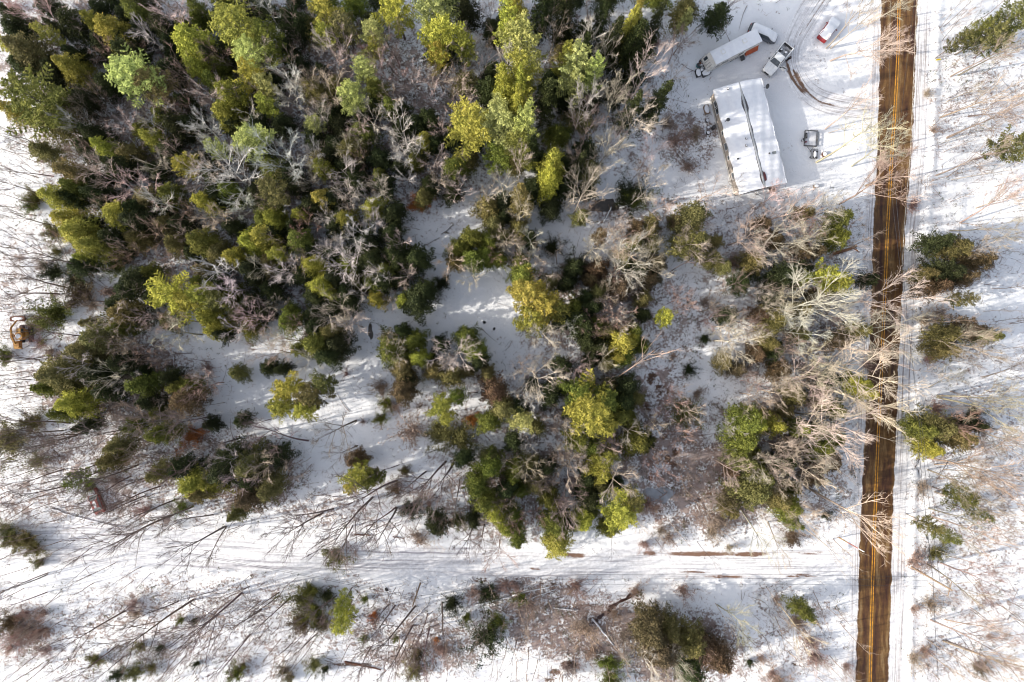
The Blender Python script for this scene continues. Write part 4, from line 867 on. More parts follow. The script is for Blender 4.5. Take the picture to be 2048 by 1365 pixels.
for k, (ya, yb) in enumerate(((1156,1155),(1163,1162),(1168,1174))):
    wire("%s black wire crossing the paved road from the side road" % ("upper","middle","lower")[k], W(1150,1150+k*10,7.5), W(1868,yb,7.5), .7, .018)
wire("upper of two fine wires slanting over the side road's lower left half", W(380,1107,6.0), W(831,1194,6.0), .5, .018)
wire("lower of two fine wires slanting over the side road's lower left half", W(378,1110,5.8), W(830,1198,5.8), .6, .022)
wire("wire leaving the thin pole to the right below the side road", W(831,1194,6.0), W(1160,1157,6.6), .7, .018)

# ---------------------------------------------------------------- fallen logs and trunks
def log(label, x0, y0, x1, y1, r_=.14, m1=None, z0=.15, z1=.2, snow=True, name="fallen_log", stubs=3):
    A, B = W(x0,y0,z0), W(x1,y1,z1); A.z = ground_z(A)+z0; B.z = ground_z(B)+z1; rr = random.Random(int(x0*7+y0)); m = MB(); d = B-A; n = 6; pts = []
    for i in range(n+1): q = d*(i/n); q = q+Vector((-d.y,d.x,0)).normalized()*rr.uniform(-.08,.08); pts.append(q)
    m.tube(pts, [r_*(1-.4*i/n) for i in range(n+1)], 9)
    for k in range(stubs):
        i = rr.randrange(1,n); s = Vector((-d.y,d.x,0)).normalized()*rr.choice((-1,1)); m.tube([pts[i], pts[i]+s*rr.uniform(.5,1.3)+d.normalized()*rr.uniform(.2,.9)+Vector((0,0,.12))],[r_*.3,r_*.12],5)
    root = thing(name, label, "log", tuple(A)); m.build("stem", m1 or M_WOOD, root)
    if snow: m = MB(); m.tube([p+Vector((0,0,r_*.55)) for p in pts], [r_*.85*(1-.4*i/n) for i in range(n+1)], 8); m.build("snow_cover", M_SNOW, root, smooth=True)
    return root
log("long snowy log slanting between dark trees, right of the lower central pines", *TP('G',590,915), *TP('G',890,725), .2)
log("upper of two bare poles lying on the snow left of the house's lower half", *TP('C',930,840), *TP('C',1150,1020), .11, M_WOOD)
log("lower of two bare poles lying on the snow left of the house's lower half", *TP('C',990,910), *TP('C',1130,1080), .10, M_WOOD)
log("snowy log leaning into the dark brook pool, upper middle", *TP('C',550,1335), *TP('C',598,1245), .16)
log("snow-covered log crossing below the dark brook pool", *TP('C',470,1330), *TP('C',700,1300), .12)
log("upper long white log beside the side road's lower edge, lower middle", *TP('L',0,845), *TP('L',270,780), .16)
log("second long white log beside the side road's lower edge, lower middle", *TP('L',60,885), *TP('L',262,805), .13)
log("short white log below the long white logs at the side road", *TP('L',250,915), *TP('L',380,935), .13)
log("white snow-laden trunk slanting through the brown marsh by the brook", *TP('L',480,980), *TP('L',610,1140), .2)
log("tan bare log pointing up from the brush below the side road", *TP('L',330,835), *TP('L',412,782), .09, mat("pale_wood", (.50,.36,.22), .8, .2, noise=3), snow=False)
log("white log lying right of the marsh in the snowy open ground", *TP('L',1050,1030), *TP('L',1160,960), .1)
log("left of two snowy poles leaning down from the side road's lower edge", *TP('K',240,905), *TP('K',290,750), .13)
log("right of two snowy poles leaning down from the side road's lower edge", *TP('K',228,910), *TP('K',325,745), .13)
log("white log stretched towards the dark shrub, right of the thin utility pole", *TP('K',930,1000), *TP('K',1040,890), .12)
log("long white log under a small evergreen, left of the marsh", *TP('K',1310,905), *TP('K',1536,850), .16)
log("dark rotten log with orange wood in the snow at the lower middle", *TP('K',530,1245), *TP('K',750,1290), .17, M_RUST, snow=False)
log("short red-brown log at the upper edge of the side road", *TP('K',590,480), *TP('K',690,482), .14, M_RUST, snow=False)
log("short dark stick beside the red-brown log above the side road", *TP('K',820,492), *TP('K',893,503), .09, M_RUST, snow=False)
log("brown log with a white cut end left of the paved road", *TP('I',395,160), *TP('I',530,115), .3, mat("brown_log", (.26,.13,.07), .85, .2, noise=2, col2=(.15,.08,.05)), z0=.3, z1=.35, snow=False)
log("thin dark trunk lying below the yellow-lit pines in the left clearing", *TP('E',1040,740), *TP('E',1050,860), .1, M_WOOD)
log("curving brown trunk lying below the derelict red car", *TP('J',300,320), *TP('J',440,370), .13, M_WOOD)
log("brown trunk continuing right of the curved one below the derelict car", *TP('J',440,372), *TP('J',740,435), .11, M_WOOD)
log("upper of two snowy logs in the small clearing below the dense woods", *TP('F',1110,40), *TP('F',1180,-20), .16)
log("lower of two snowy logs in the small clearing below the dense woods", *TP('F',1000,110), *TP('F',1100,60), .12)
log("snowy log in the middle opening left of the leaning saplings", *TP('G',330,70), *TP('G',300,190), .13, M_WOOD)
log("white board-like log between pine and red brush right of the central clearing", *TP('G',345,400), *TP('G',420,465), .22)
# boulders on the verge and dark stones
def boulder(label, px, py, s, m1=None, snow=True):
    p = W(px,py,.1); t = thing("boulder", label, "boulder", (p.x,p.y,ground_z(p)-.05)); m = MB(); m.mound((0,0,0), s, s*.75, s*.7, px%3, int(px), 10, 3, .2); m.build("stone", m1 or mat("grey_stone", (.25,.23,.21), .9, .2, noise=3, bump=.4), t)
    if snow: m = MB(); m.mound((0,0,s*.45), s*.75, s*.55, s*.34, px%3, int(px)+1, 10, 3, .2); m.build("snow_cap", M_SNOW, t, smooth=True)
for i, (x, y) in enumerate(((505,535),(525,520),(548,522))): boulder(("leftmost","middle","rightmost")[i]+" of three snow-capped boulders at the paved road's left edge", *TP('I',x,y), .4)
boulder("left of two dark stones in the open snow of the central clearing", *TP('F',1370,570), .32, M_BLACK, False)
boulder("right of two dark stones in the open snow of the central clearing", *TP('F',1428,610), .28, M_BLACK, False)
boulder("dark stone on the snow above the side road's lower verge, lower middle", *TP('K',783,808), .35, M_BLACK, False)
# ================================================================ TREES (mesh makers)
def unit(v): return v/np.maximum(np.linalg.norm(v, axis=-1, keepdims=True), 1e-9)
def seg_tubes(segs, sides=3):
    """segs: array (n,8) p0 p1 r0 r1 -> verts, quads"""
    s = np.array(segs, float); p0, p1, r0, r1 = s[:,0:3], s[:,3:6], s[:,6], s[:,7]
    d = unit(p1-p0); up = np.where(np.abs(d[:,2:3]) > .9, np.array([[1.,0,0]]), np.array([[0,0,1.]]))
    a = unit(np.cross(d, up)); b = np.cross(d, a); n = len(s); V = np.zeros((n, 2*sides, 3))
    for k in range(sides):
        t = 2*math.pi*k/sides; o = a*math.cos(t)+b*math.sin(t)
        V[:,k] = p0+o*r0[:,None]; V[:,sides+k] = p1+o*r1[:,None]
    base = (np.arange(n)*2*sides)[:,None]
    F = np.concatenate([base+np.array([[k,(k+1)%sides,(k+1)%sides+sides,k+sides]]) for k in range(sides)])
    return V.reshape(-1,3), F
def leaf_quads(c, size, normal_up, r, aspect=2.0, dirs=None):
    """small leaf faces round centres c"""
    n = len(c); nrm = unit(r.normal(size=(n,3))*np.array([1,1,.6]) + np.array([0,0,normal_up]))
    d = dirs + r.normal(size=(n,3))*.55 if dirs is not None else r.normal(size=(n,3))
    a = unit(np.cross(nrm, unit(np.cross(nrm, d)))); b = np.cross(nrm, a)
    L = (size*r.uniform(.6,1.3,n))[:,None]; Wd = L/aspect*r.uniform(.7,1.3,(n,1))
    V = np.stack([c-a*L*.5, c-b*Wd*.5, c+a*L*.5, c+b*Wd*.5], 1)   # a kite
    F = (np.arange(n)*4)[:,None] + np.array([[0,1,2,3]])
    return V.reshape(-1,3), F
def conifer(seed, kind):
    """crown reaching z=1 (unit height), unit radius 1 in xy; returns crown and trunk meshes"""
    r = np.random.default_rng(seed); H, R = 1.0, 1.0; segs = []; cs = []; ds = []; tn = []; sz = []
    HT, RT = {'P': (16.0, 4.2), 'H': (11.0, 3.6), 'S': (2.6, 1.7)}[kind]     # true size the unit stands for
    if kind == 'P': nw, z0, prof = 15, .36, lambda t: (1-t)**.60*(.65+.35*min(1, t*5))
    elif kind == 'H': nw, z0, prof = 22, .22, lambda t: (1-t**1.4)**.78*(.75+.25*min(1,t*4))
    else: nw, z0, prof = 7, .08, lambda t: (1-t*t)**.5
    lop = r.normal(size=2)*.12; ph0 = r.uniform(0,6.28); amp = r.uniform(.12,.28)
    for i in range(nw):
        t = (i+r.uniform(-.3,.3))/nw; t = min(max(t,0),.985); z = z0+(H-z0)*t
        nl = int(r.integers(4,6)) if kind == 'P' else int(r.integers(6,9)); a0 = r.uniform(0,6.28)
        for k in range(nl):
            a = a0+6.283*k/nl+r.normal()*.22
            L = RT*prof(t)*(r.uniform(.45,1.2) if kind == 'H' else r.uniform(.62,1.15))*(1+amp*math.sin(a*2+ph0)+.12*math.sin(a*5+ph0*2))
            if kind == 'P' and r.random() < .12: L *= .45
            if L < .15: continue
            rise = {'P': .22+.5*t, 'H': -.16+.35*t, 'S': .5}[kind]*L
            bend = r.normal()*.22; lt = r.normal()*.16
            p = np.array([0,0,z*HT]); npt = 6; q = p.copy(); pts = [p]
            for s in range(1, npt+1):
                u = s/npt; aa = a+bend*u
                q = np.array([math.cos(aa)*L*u, math.sin(aa)*L*u, z*HT + rise*u + ({'P': .10*L*u*u, 'H': -.22*L*u*u, 'S': 0}[kind])])
                pts.append(q)
            r0 = .012*L+.015
            for s in range(npt): segs.append([*pts[s], *pts[s+1], r0*(1-s/npt*.8), r0*(1-(s+1)/npt*.8)])
            dens = {'P': 38, 'H': 26, 'S': 30}[kind]
            m = int(dens*L*r.uniform(.8,1.15))+3
            u = r.beta(1.9 if kind=='P' else 1.5, 1.0, m)
            fi = u*npt; i0 = np.minimum(fi.astype(int), npt-1); ff = (fi-i0)[:,None]
            P = np.array(pts); c = P[i0]*(1-ff)+P[i0+1]*ff
            side = np.array([-math.sin(a), math.cos(a), 0]); along = np.array([math.cos(a), math.sin(a), 0])
            wd = {'P': .13, 'H': .17, 'S': .2}[kind]*L*(1.15-u)+.10
            if kind == 'P':                                    # side fingers: tufts bunch on twigs
                tw = (np.round(u*8)+.0)/8; fi = tw*npt; i0 = np.minimum(fi.astype(int), npt-1); ff = (fi-i0)[:,None]; c = P[i0]*(1-ff)+P[i0+1]*ff; sd_ = np.where(r.random(m) < .5, -1., 1.); off = sd_*r.random(m)**.8; wd = (.34*L*(1.18-tw)*np.clip(tw*2.2,0,1)+.12); c = c + side*(off*wd)[:,None] + along*(np.abs(off)*.75*wd)[:,None]
                c = c + r.normal(size=(m,3))*.05; c[:,2] += .06*np.abs(off)
                d = along*.75 + side*sd_[:,None]
            else:
                tw = np.round(u*9)/9; fi = tw*npt; i0 = np.minimum(fi.astype(int), npt-1); ff = (fi-i0)[:,None]; c = P[i0]*(1-ff)+P[i0+1]*ff
                sd_ = np.where(r.random(m) < .5, -1., 1.); off = sd_*r.random(m)**.8; wd = (.30*L*(1.2-tw)+.12); c = c + side*(off*wd)[:,None] + along*(np.abs(off)*.6*wd)[:,None] + r.normal(size=(m,3))*.07; c[:,2] += -.10*np.abs(off)*wd
                d = along*.8 + side*sd_[:,None]*.9 + np.array([0,0,-.15])
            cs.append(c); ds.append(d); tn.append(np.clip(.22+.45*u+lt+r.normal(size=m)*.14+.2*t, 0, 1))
    c = np.concatenate(cs); d = np.concatenate(ds); tone = np.concatenate(tn)
    c[:,0] += lop[0]*c[:,2]/HT*RT*.5; c[:,1] += lop[1]*c[:,2]/HT*RT*.5
    V, F = leaf_quads(c, {'P': .42, 'H': .37, 'S': .26}[kind], {'P': 1.5, 'H': 1.3, 'S': 1.2}[kind], r, {'P': 2.9,'H': 2.7,'S': 1.7}[kind], d)
    V2, F2 = seg_tubes(segs, 3); V2[:,0] += lop[0]*V2[:,2]/HT*RT*.5; V2[:,1] += lop[1]*V2[:,2]/HT*RT*.5
    Vv = np.concatenate([V, V2]); Ff = np.concatenate([F, F2+len(V)])
    Vv = Vv/np.array([RT,RT,HT])
    mi = np.concatenate([np.zeros(len(F)), np.ones(len(F2))])
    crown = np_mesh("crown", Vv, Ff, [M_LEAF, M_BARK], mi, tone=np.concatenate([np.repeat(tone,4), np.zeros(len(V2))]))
    tr = []; n = 9
    for i in range(n):
        a_, b_ = i/n, (i+1)/n; rad = lambda q: (.19*(1-q)**.8+.012)
        o = lambda q: np.array([lop[0]*q*RT*.5+.05*math.sin(q*7+seed), lop[1]*q*RT*.5+.05*math.cos(q*6+seed), q*HT-.3])
        tr.append([*o(a_), *o(b_), rad(a_), rad(b_)])
    V3, F3 = seg_tubes(tr, 7); V3 /= np.array([RT,RT,HT])
    return crown, np_mesh("trunk", V3, F3, [M_BARK], smooth=True)
BH, BR = 15.0, 3.6
def bare_tree(seed, kind):
    """leafless tree, unit height and unit crown radius (stands for BH, BR metres)"""
    r = np.random.default_rng(seed); segs = []; tseg = []
    cfg = {'broad': dict(fork=.26, nl=(9,11), spread=(.5,1.1), n2=(7,9), n3=(5,7), n4=2, th=1.1, up=.22),
           'fan':   dict(fork=.30, nl=(9,12), spread=(.35,.9), n2=(7,9), n3=(5,7), n4=2, th=.85, up=.3),
           'tall':  dict(fork=.48, nl=(7,10), spread=(.3,.75), n2=(4,6), n3=(4,6), n4=3, th=1.0, up=.35),
           'fine':  dict(fork=.22, nl=(10,13), spread=(.3,1.0), n2=(5,7), n3=(5,6), n4=2, th=.65, up=.3),
           'pole':  dict(fork=.55, nl=(5,7), spread=(.3,.7), n2=(3,4), n3=(3,4), n4=2, th=.85, up=.4)}[kind]
    th = cfg['th']
    def grow(p, d, L, r0, depth, nseg, curv, up):
        pts = [p]; dd = d.copy()
        for s in range(nseg):
            dd = dd + r.normal(size=3)*curv + np.array([0,0,up*.12]); dd /= np.linalg.norm(dd)
            pts.append(pts[-1]+dd*L/nseg)
        for s in range(nseg):
            a, b = r0*(1-.65*s/nseg), r0*(1-.65*(s+1)/nseg); segs.append([*pts[s], *pts[s+1], a, b])
        return pts
    def at(pts, u):
        f = u*(len(pts)-1); i = min(int(f), len(pts)-2); return pts[i]+(pts[i+1]-pts[i])*(f-i), unit(pts[i+1]-pts[i])
    # leader
    nT = 9; pts = [np.array([0,0,-.3])]; dd = np.array([0,0,1.]); rr0 = .155*th
    for i in range(nT):
        dd = unit(dd + r.normal(size=3)*np.array([1,1,0])*(.018 if kind in ('tall','pole') else .045)*(1 if i > 1 else .3)); pts.append(pts[-1]+dd*(BH*.86)/nT)
    for i in range(nT):
        f = lambda q: rr0*(1.12-q)**.75 if q < cfg['fork'] else rr0*(1.12-cfg['fork'])**.75*(1-(q-cfg['fork'])/(1-cfg['fork'])*.86)
        tseg.append([*pts[i], *pts[i+1], f(i/nT), f((i+1)/nT)])
    nl = int(r.integers(*cfg['nl'])); a0 = r.uniform(0,6.28)
    for k in range(nl):
        u = cfg['fork']+(.97-cfg['fork'])*((k+r.uniform(0,.8))/nl)**1.0
        p, dd = at(pts, min(u,.97)); a = a0+k*2.4+r.normal()*.3; sp = r.uniform(*cfg['spread'])
        d = unit(np.array([math.cos(a)*math.sin(sp), math.sin(a)*math.sin(sp), math.cos(sp)]))
        L = min(BR*1.12/max(math.sin(sp),.35), (BH-p[2])/max(math.cos(sp),.3)*1.0)*r.uniform(.75,1.02)
        L = max(L, 1.5); b1 = grow(p, d, L, .066*th*(1.2-u*.6), 1, 6, .045, cfg['up'])
        for j in range(int(r.integers(*cfg['n2']))):
            v = r.uniform(.18,1.)**.8; q, e = at(b1, v); sidev = unit(np.cross(e, r.normal(size=3)))
            d2 = unit(e*.9+sidev*r.uniform(.25,.6)+np.array([0,0,.15])); L2 = L*(1.05-v*.6)*r.uniform(.32,.55)
            b2 = grow(q, d2, L2, .032*th**.5, 2, 4, .05, cfg['up'])
            for g in range(int(r.integers(*cfg['n3']))):
                v3 = r.uniform(.15,1.); q3, e3 = at(b2, v3); s3 = unit(np.cross(e3, r.normal(size=3)))
                d3 = unit(e3+s3*r.uniform(.4,.9)); L3 = max(.45, L2*r.uniform(.3,.6))
                b3 = grow(q3, d3, L3, .0150, 3, 3, .05, cfg['up'])
                for h in range(cfg['n4']):
                    q4, e4 = at(b3, r.uniform(.2,1.)); s4 = unit(np.cross(e4, r.normal(size=3)))
                    grow(q4, unit(e4+s4*.7), L3*r.uniform(.4,.8), .0105, 4, 1, .1, 0)
    V, F = seg_tubes(segs, 3); sc_ = np.array([BR,BR,BH])
    V2, F2 = seg_tubes(tseg, 7)
    return np_mesh("crown", V/sc_, F, [M_BARK]), np_mesh("trunk", V2/sc_, F2, [M_BARK], smooth=True)
def leafy_brush(seed, leaf):
    """many-stemmed shrub, unit radius and height; leaf: share of leaf faces"""
    r = np.random.default_rng(seed); segs = []; cs = []; RT, HT = 1.8, 2.6
    for k in range(26):
        a = r.uniform(0,6.28); sp = r.uniform(.15,1.0); L = HT*r.uniform(.6,1.05)/max(math.cos(sp),.55); p = np.array([r.normal()*.15, r.normal()*.15, -.1])
        d = np.array([math.cos(a)*math.sin(sp), math.sin(a)*math.sin(sp), math.cos(sp)])
        for s in range(4):
            q = p+d*L/4; segs.append([*p,*q,.028-.005*s,.023-.005*s])
            for j in range(7):
                e = unit(d+r.normal(size=3)*.6); b = p+(q-p)*r.random(); f = b+e*r.uniform(.3,.75); segs.append([*b,*f,.012,.006])
                if r.random() < leaf:
                    m = 9; cs.append(f+r.normal(size=(m,3))*np.array([.2,.2,.12]))
            p = q; d = unit(d+r.normal(size=3)*.15)
    V2, F2 = seg_tubes(segs, 3)
    if cs:
        c = np.concatenate(cs); V, F = leaf_quads(c, .2, 1.0, r, 1.8)
        Vv = np.concatenate([V,V2]); Ff = np.concatenate([F,F2+len(V)]); mi = np.concatenate([np.zeros(len(F)), np.ones(len(F2))])
    else: Vv, Ff, mi = V2, F2, np.ones(len(F2))
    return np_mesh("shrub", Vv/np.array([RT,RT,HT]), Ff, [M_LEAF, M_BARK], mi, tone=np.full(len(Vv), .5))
PINES = [conifer(100+i, 'P') for i in range(5)]
HEML = [conifer(200+i, 'H') for i in range(5)]
BROAD = [bare_tree(300+i, 'broad') for i in range(3)]; FAN = [bare_tree(320+i, 'fan') for i in range(4)]
TALL = [bare_tree(340+i, 'tall') for i in range(5)]; FINE = [bare_tree(360+i, 'fine') for i in range(3)]; POLE = [bare_tree(380+i, 'pole') for i in range(4)]
SHRUB = [leafy_brush(400+i, .75) for i in range(3)]; TWIGGY = [leafy_brush(420+i, .18) for i in range(3)]

LEAFC = {'y': (.280,.275,.052), 'l': (.320,.345,.115), 'g': (.125,.142,.030), 'd': (.036,.046,.017), 'o': (.150,.138,.050), 'b': (.120,.088,.048), 'r': (.30,.10,.045)}
BARKC = {'t': (.43,.37,.30), 'g': (.52,.48,.45), 'k': (.17,.13,.12), 'r': (.33,.22,.185), 'p': (.50,.40,.36), 'n': (.33,.25,.20), 'c': (.12,.09,.075)}
TREES = []      # records for the labels
def jit(c, s, rr): k = 1+rr.uniform(-s, s); return tuple(min(1, v*k*(1+rr.uniform(-s*.5, s*.5))) for v in c) + (1.0,)
RT = random.Random(99)
def put_tree(name, base, tip, rad, pair, crown_col, trunk_col, rec, spin=None):
    """an Empty at the foot, trunk and crown under it; leans so that its top comes to tip"""
    h = (tip-base).length; e = bpy.data.objects.new(name, None); C.objects.link(e); e.empty_display_size = .3
    ax = (tip-base).normalized(); q = Vector((0,0,1)).rotation_difference(ax)
    spin = RT.uniform(0, 6.283) if spin is None else spin
    e.rotation_mode = 'QUATERNION'; e.rotation_quaternion = q @ Matrix.Rotation(spin, 3, 'Z').to_quaternion()
    e.location = base
    for nm, me, col in (("trunk", pair[1], trunk_col), ("crown", pair[0], crown_col)):
        o = bpy.data.objects.new(nm, me); C.objects.link(o); o.parent = e; o.scale = (rad, rad, h); o.color = col
    rec['o'] = e; TREES.append(rec); return e
def crown_tree(px, py, rpx, ty, tone, hmul=1.0, low=False):
    """tree given by where its crown shows in the photograph"""
    rr = RT; far_ = math.hypot(px-1024, py-682)
    Rm = rpx/SC*.92
    if ty == 'P': h = 7+2.1*Rm; zc = .74; Rm *= 1.38; pair = rr.choice(PINES); nm = "pine_tree"
    elif ty == 'H': h = 6+1.9*Rm; zc = .66; Rm *= 1.22 if low else 1.27; pair = rr.choice(HEML); nm = "hemlock_tree" if not low else "young_evergreen"
    elif ty == 'B': h = 7+2.0*Rm; zc = .74; pair = rr.choice(FAN+BROAD); nm = "bare_tree"
    elif ty == 'R': h = 6.5+1.6*Rm; zc = .72; pair = rr.choice(FINE); nm = "bare_sapling"
    if 1000 < px < 1335 and py < 430 and not low: hmul = max(hmul, 20.5/max(h, 1)) if ty != 'R' else 1.4
    h = min(h*hmul, 21); z = h*zc; Rm = Rm*(HC-z)/HC
    b = W(px, py, z); base = Vector((b.x, b.y, ground_z((b.x, b.y)))); tip = Vector((b.x+rr.uniform(-.03,.03)*h, b.y+rr.uniform(-.03,.03)*h, h))
    if ty in 'PH': cc = jit(LEAFC[tone], .16, rr); tc = jit(BARKC['k'], .2, rr)
    else:
        cc = jit(BARKC[tone], .12, rr); tc = cc; Rm *= 1.05
    return put_tree(nm, base, tip, Rm, pair, cc, tc, dict(px=px, py=py, r=rpx, ty=ty, tone=tone, low=low, cat='young evergreen' if low and ty == 'H' else {'P':'pine tree','H':'hemlock tree','B':'bare tree','R':'bare sapling'}[ty]))
def shrub(px, py, rpx, ty, tone):
    rr = RT; Rm = rpx/SC*1.0; h = min(.7+Rm*1.1, 4.0); b = W(px, py, h*.5); me = rr.choice(SHRUB if ty == 'S' else TWIGGY)
    nm = {'S': "evergreen_shrub", 'W': "twiggy_shrub", 'O': "leafy_beech_sapling"}[ty]
    if ty == 'O': me = rr.choice(SHRUB)
    o = bpy.data.objects.new(nm, me); C.objects.link(o); o.location = (b.x, b.y, ground_z((b.x, b.y))); o.rotation_euler = (0,0,rr.uniform(0,6.28)); o.scale = (Rm, Rm, h)
    o.color = jit({'O': (.42,.16,.05)}.get(ty, LEAFC.get(tone, LEAFC['d'])) if ty != 'W' else (.22,.15,.12), .15, rr)
    if ty == 'W': o.color = jit(BARKC['n'] if tone in 'ob' else BARKC['r'], .15, rr)
    TREES.append(dict(px=px, py=py, r=rpx, ty=ty, tone=tone, o=o, cat='shrub' if ty != 'O' else 'beech sapling', low=False)); return o
def lean_tree(bx, by, tx, ty_, tone, kind='tall', wd=None, name="bare_tree", hmax=23):
    """bare tree given by its foot and its top in the photograph"""
    b = np.array([bx-1024, by-682.5]); t = np.array([tx-1024, ty_-682.5]); lb = np.linalg.norm(b)
    proj = max(float(t@b)/lb, lb*1.02); h = min(max(HC*(1-lb/proj), 5.0), hmax)
    B = W(bx, by); B.z = ground_z(B)-.1; T = W(tx, ty_, h)
    lat = Vector((T.x-B.x, T.y-B.y, 0))
    if lat.length > h*.55: T = Vector((B.x, B.y, h)) + lat.normalized()*h*.55
    pool_ = {'tall': TALL, 'fan': FAN, 'broad': BROAD, 'pole': POLE, 'fine': FINE}[kind]
    L = (T-B).length; wd = wd or {'tall': .19, 'fan': .23, 'broad': .30, 'pole': .13, 'fine': .25}[kind]
    c = jit(BARKC[tone] if not (bx > 1790 and tone == 't') else (.30,.245,.20), .18, RT); dk = tuple(v*.85 for v in c[:3])+(1,)
    name = 'bare_sapling' if kind == 'pole' else name
    if kind == 'fan' and bx < 1100 and by > 700: wd *= .8; pool_ = TALL
    return put_tree(name, B, T, L*wd, RT.choice(pool_), c, c, dict(px=(bx*.4+tx*.6), py=(by*.4+ty_*.6), r=L*wd*SC, ty='L' if kind != 'pole' else 'Y', tone=tone, cat='bare tree' if kind != 'pole' else 'bare sapling', low=False, bx=bx, by=by))
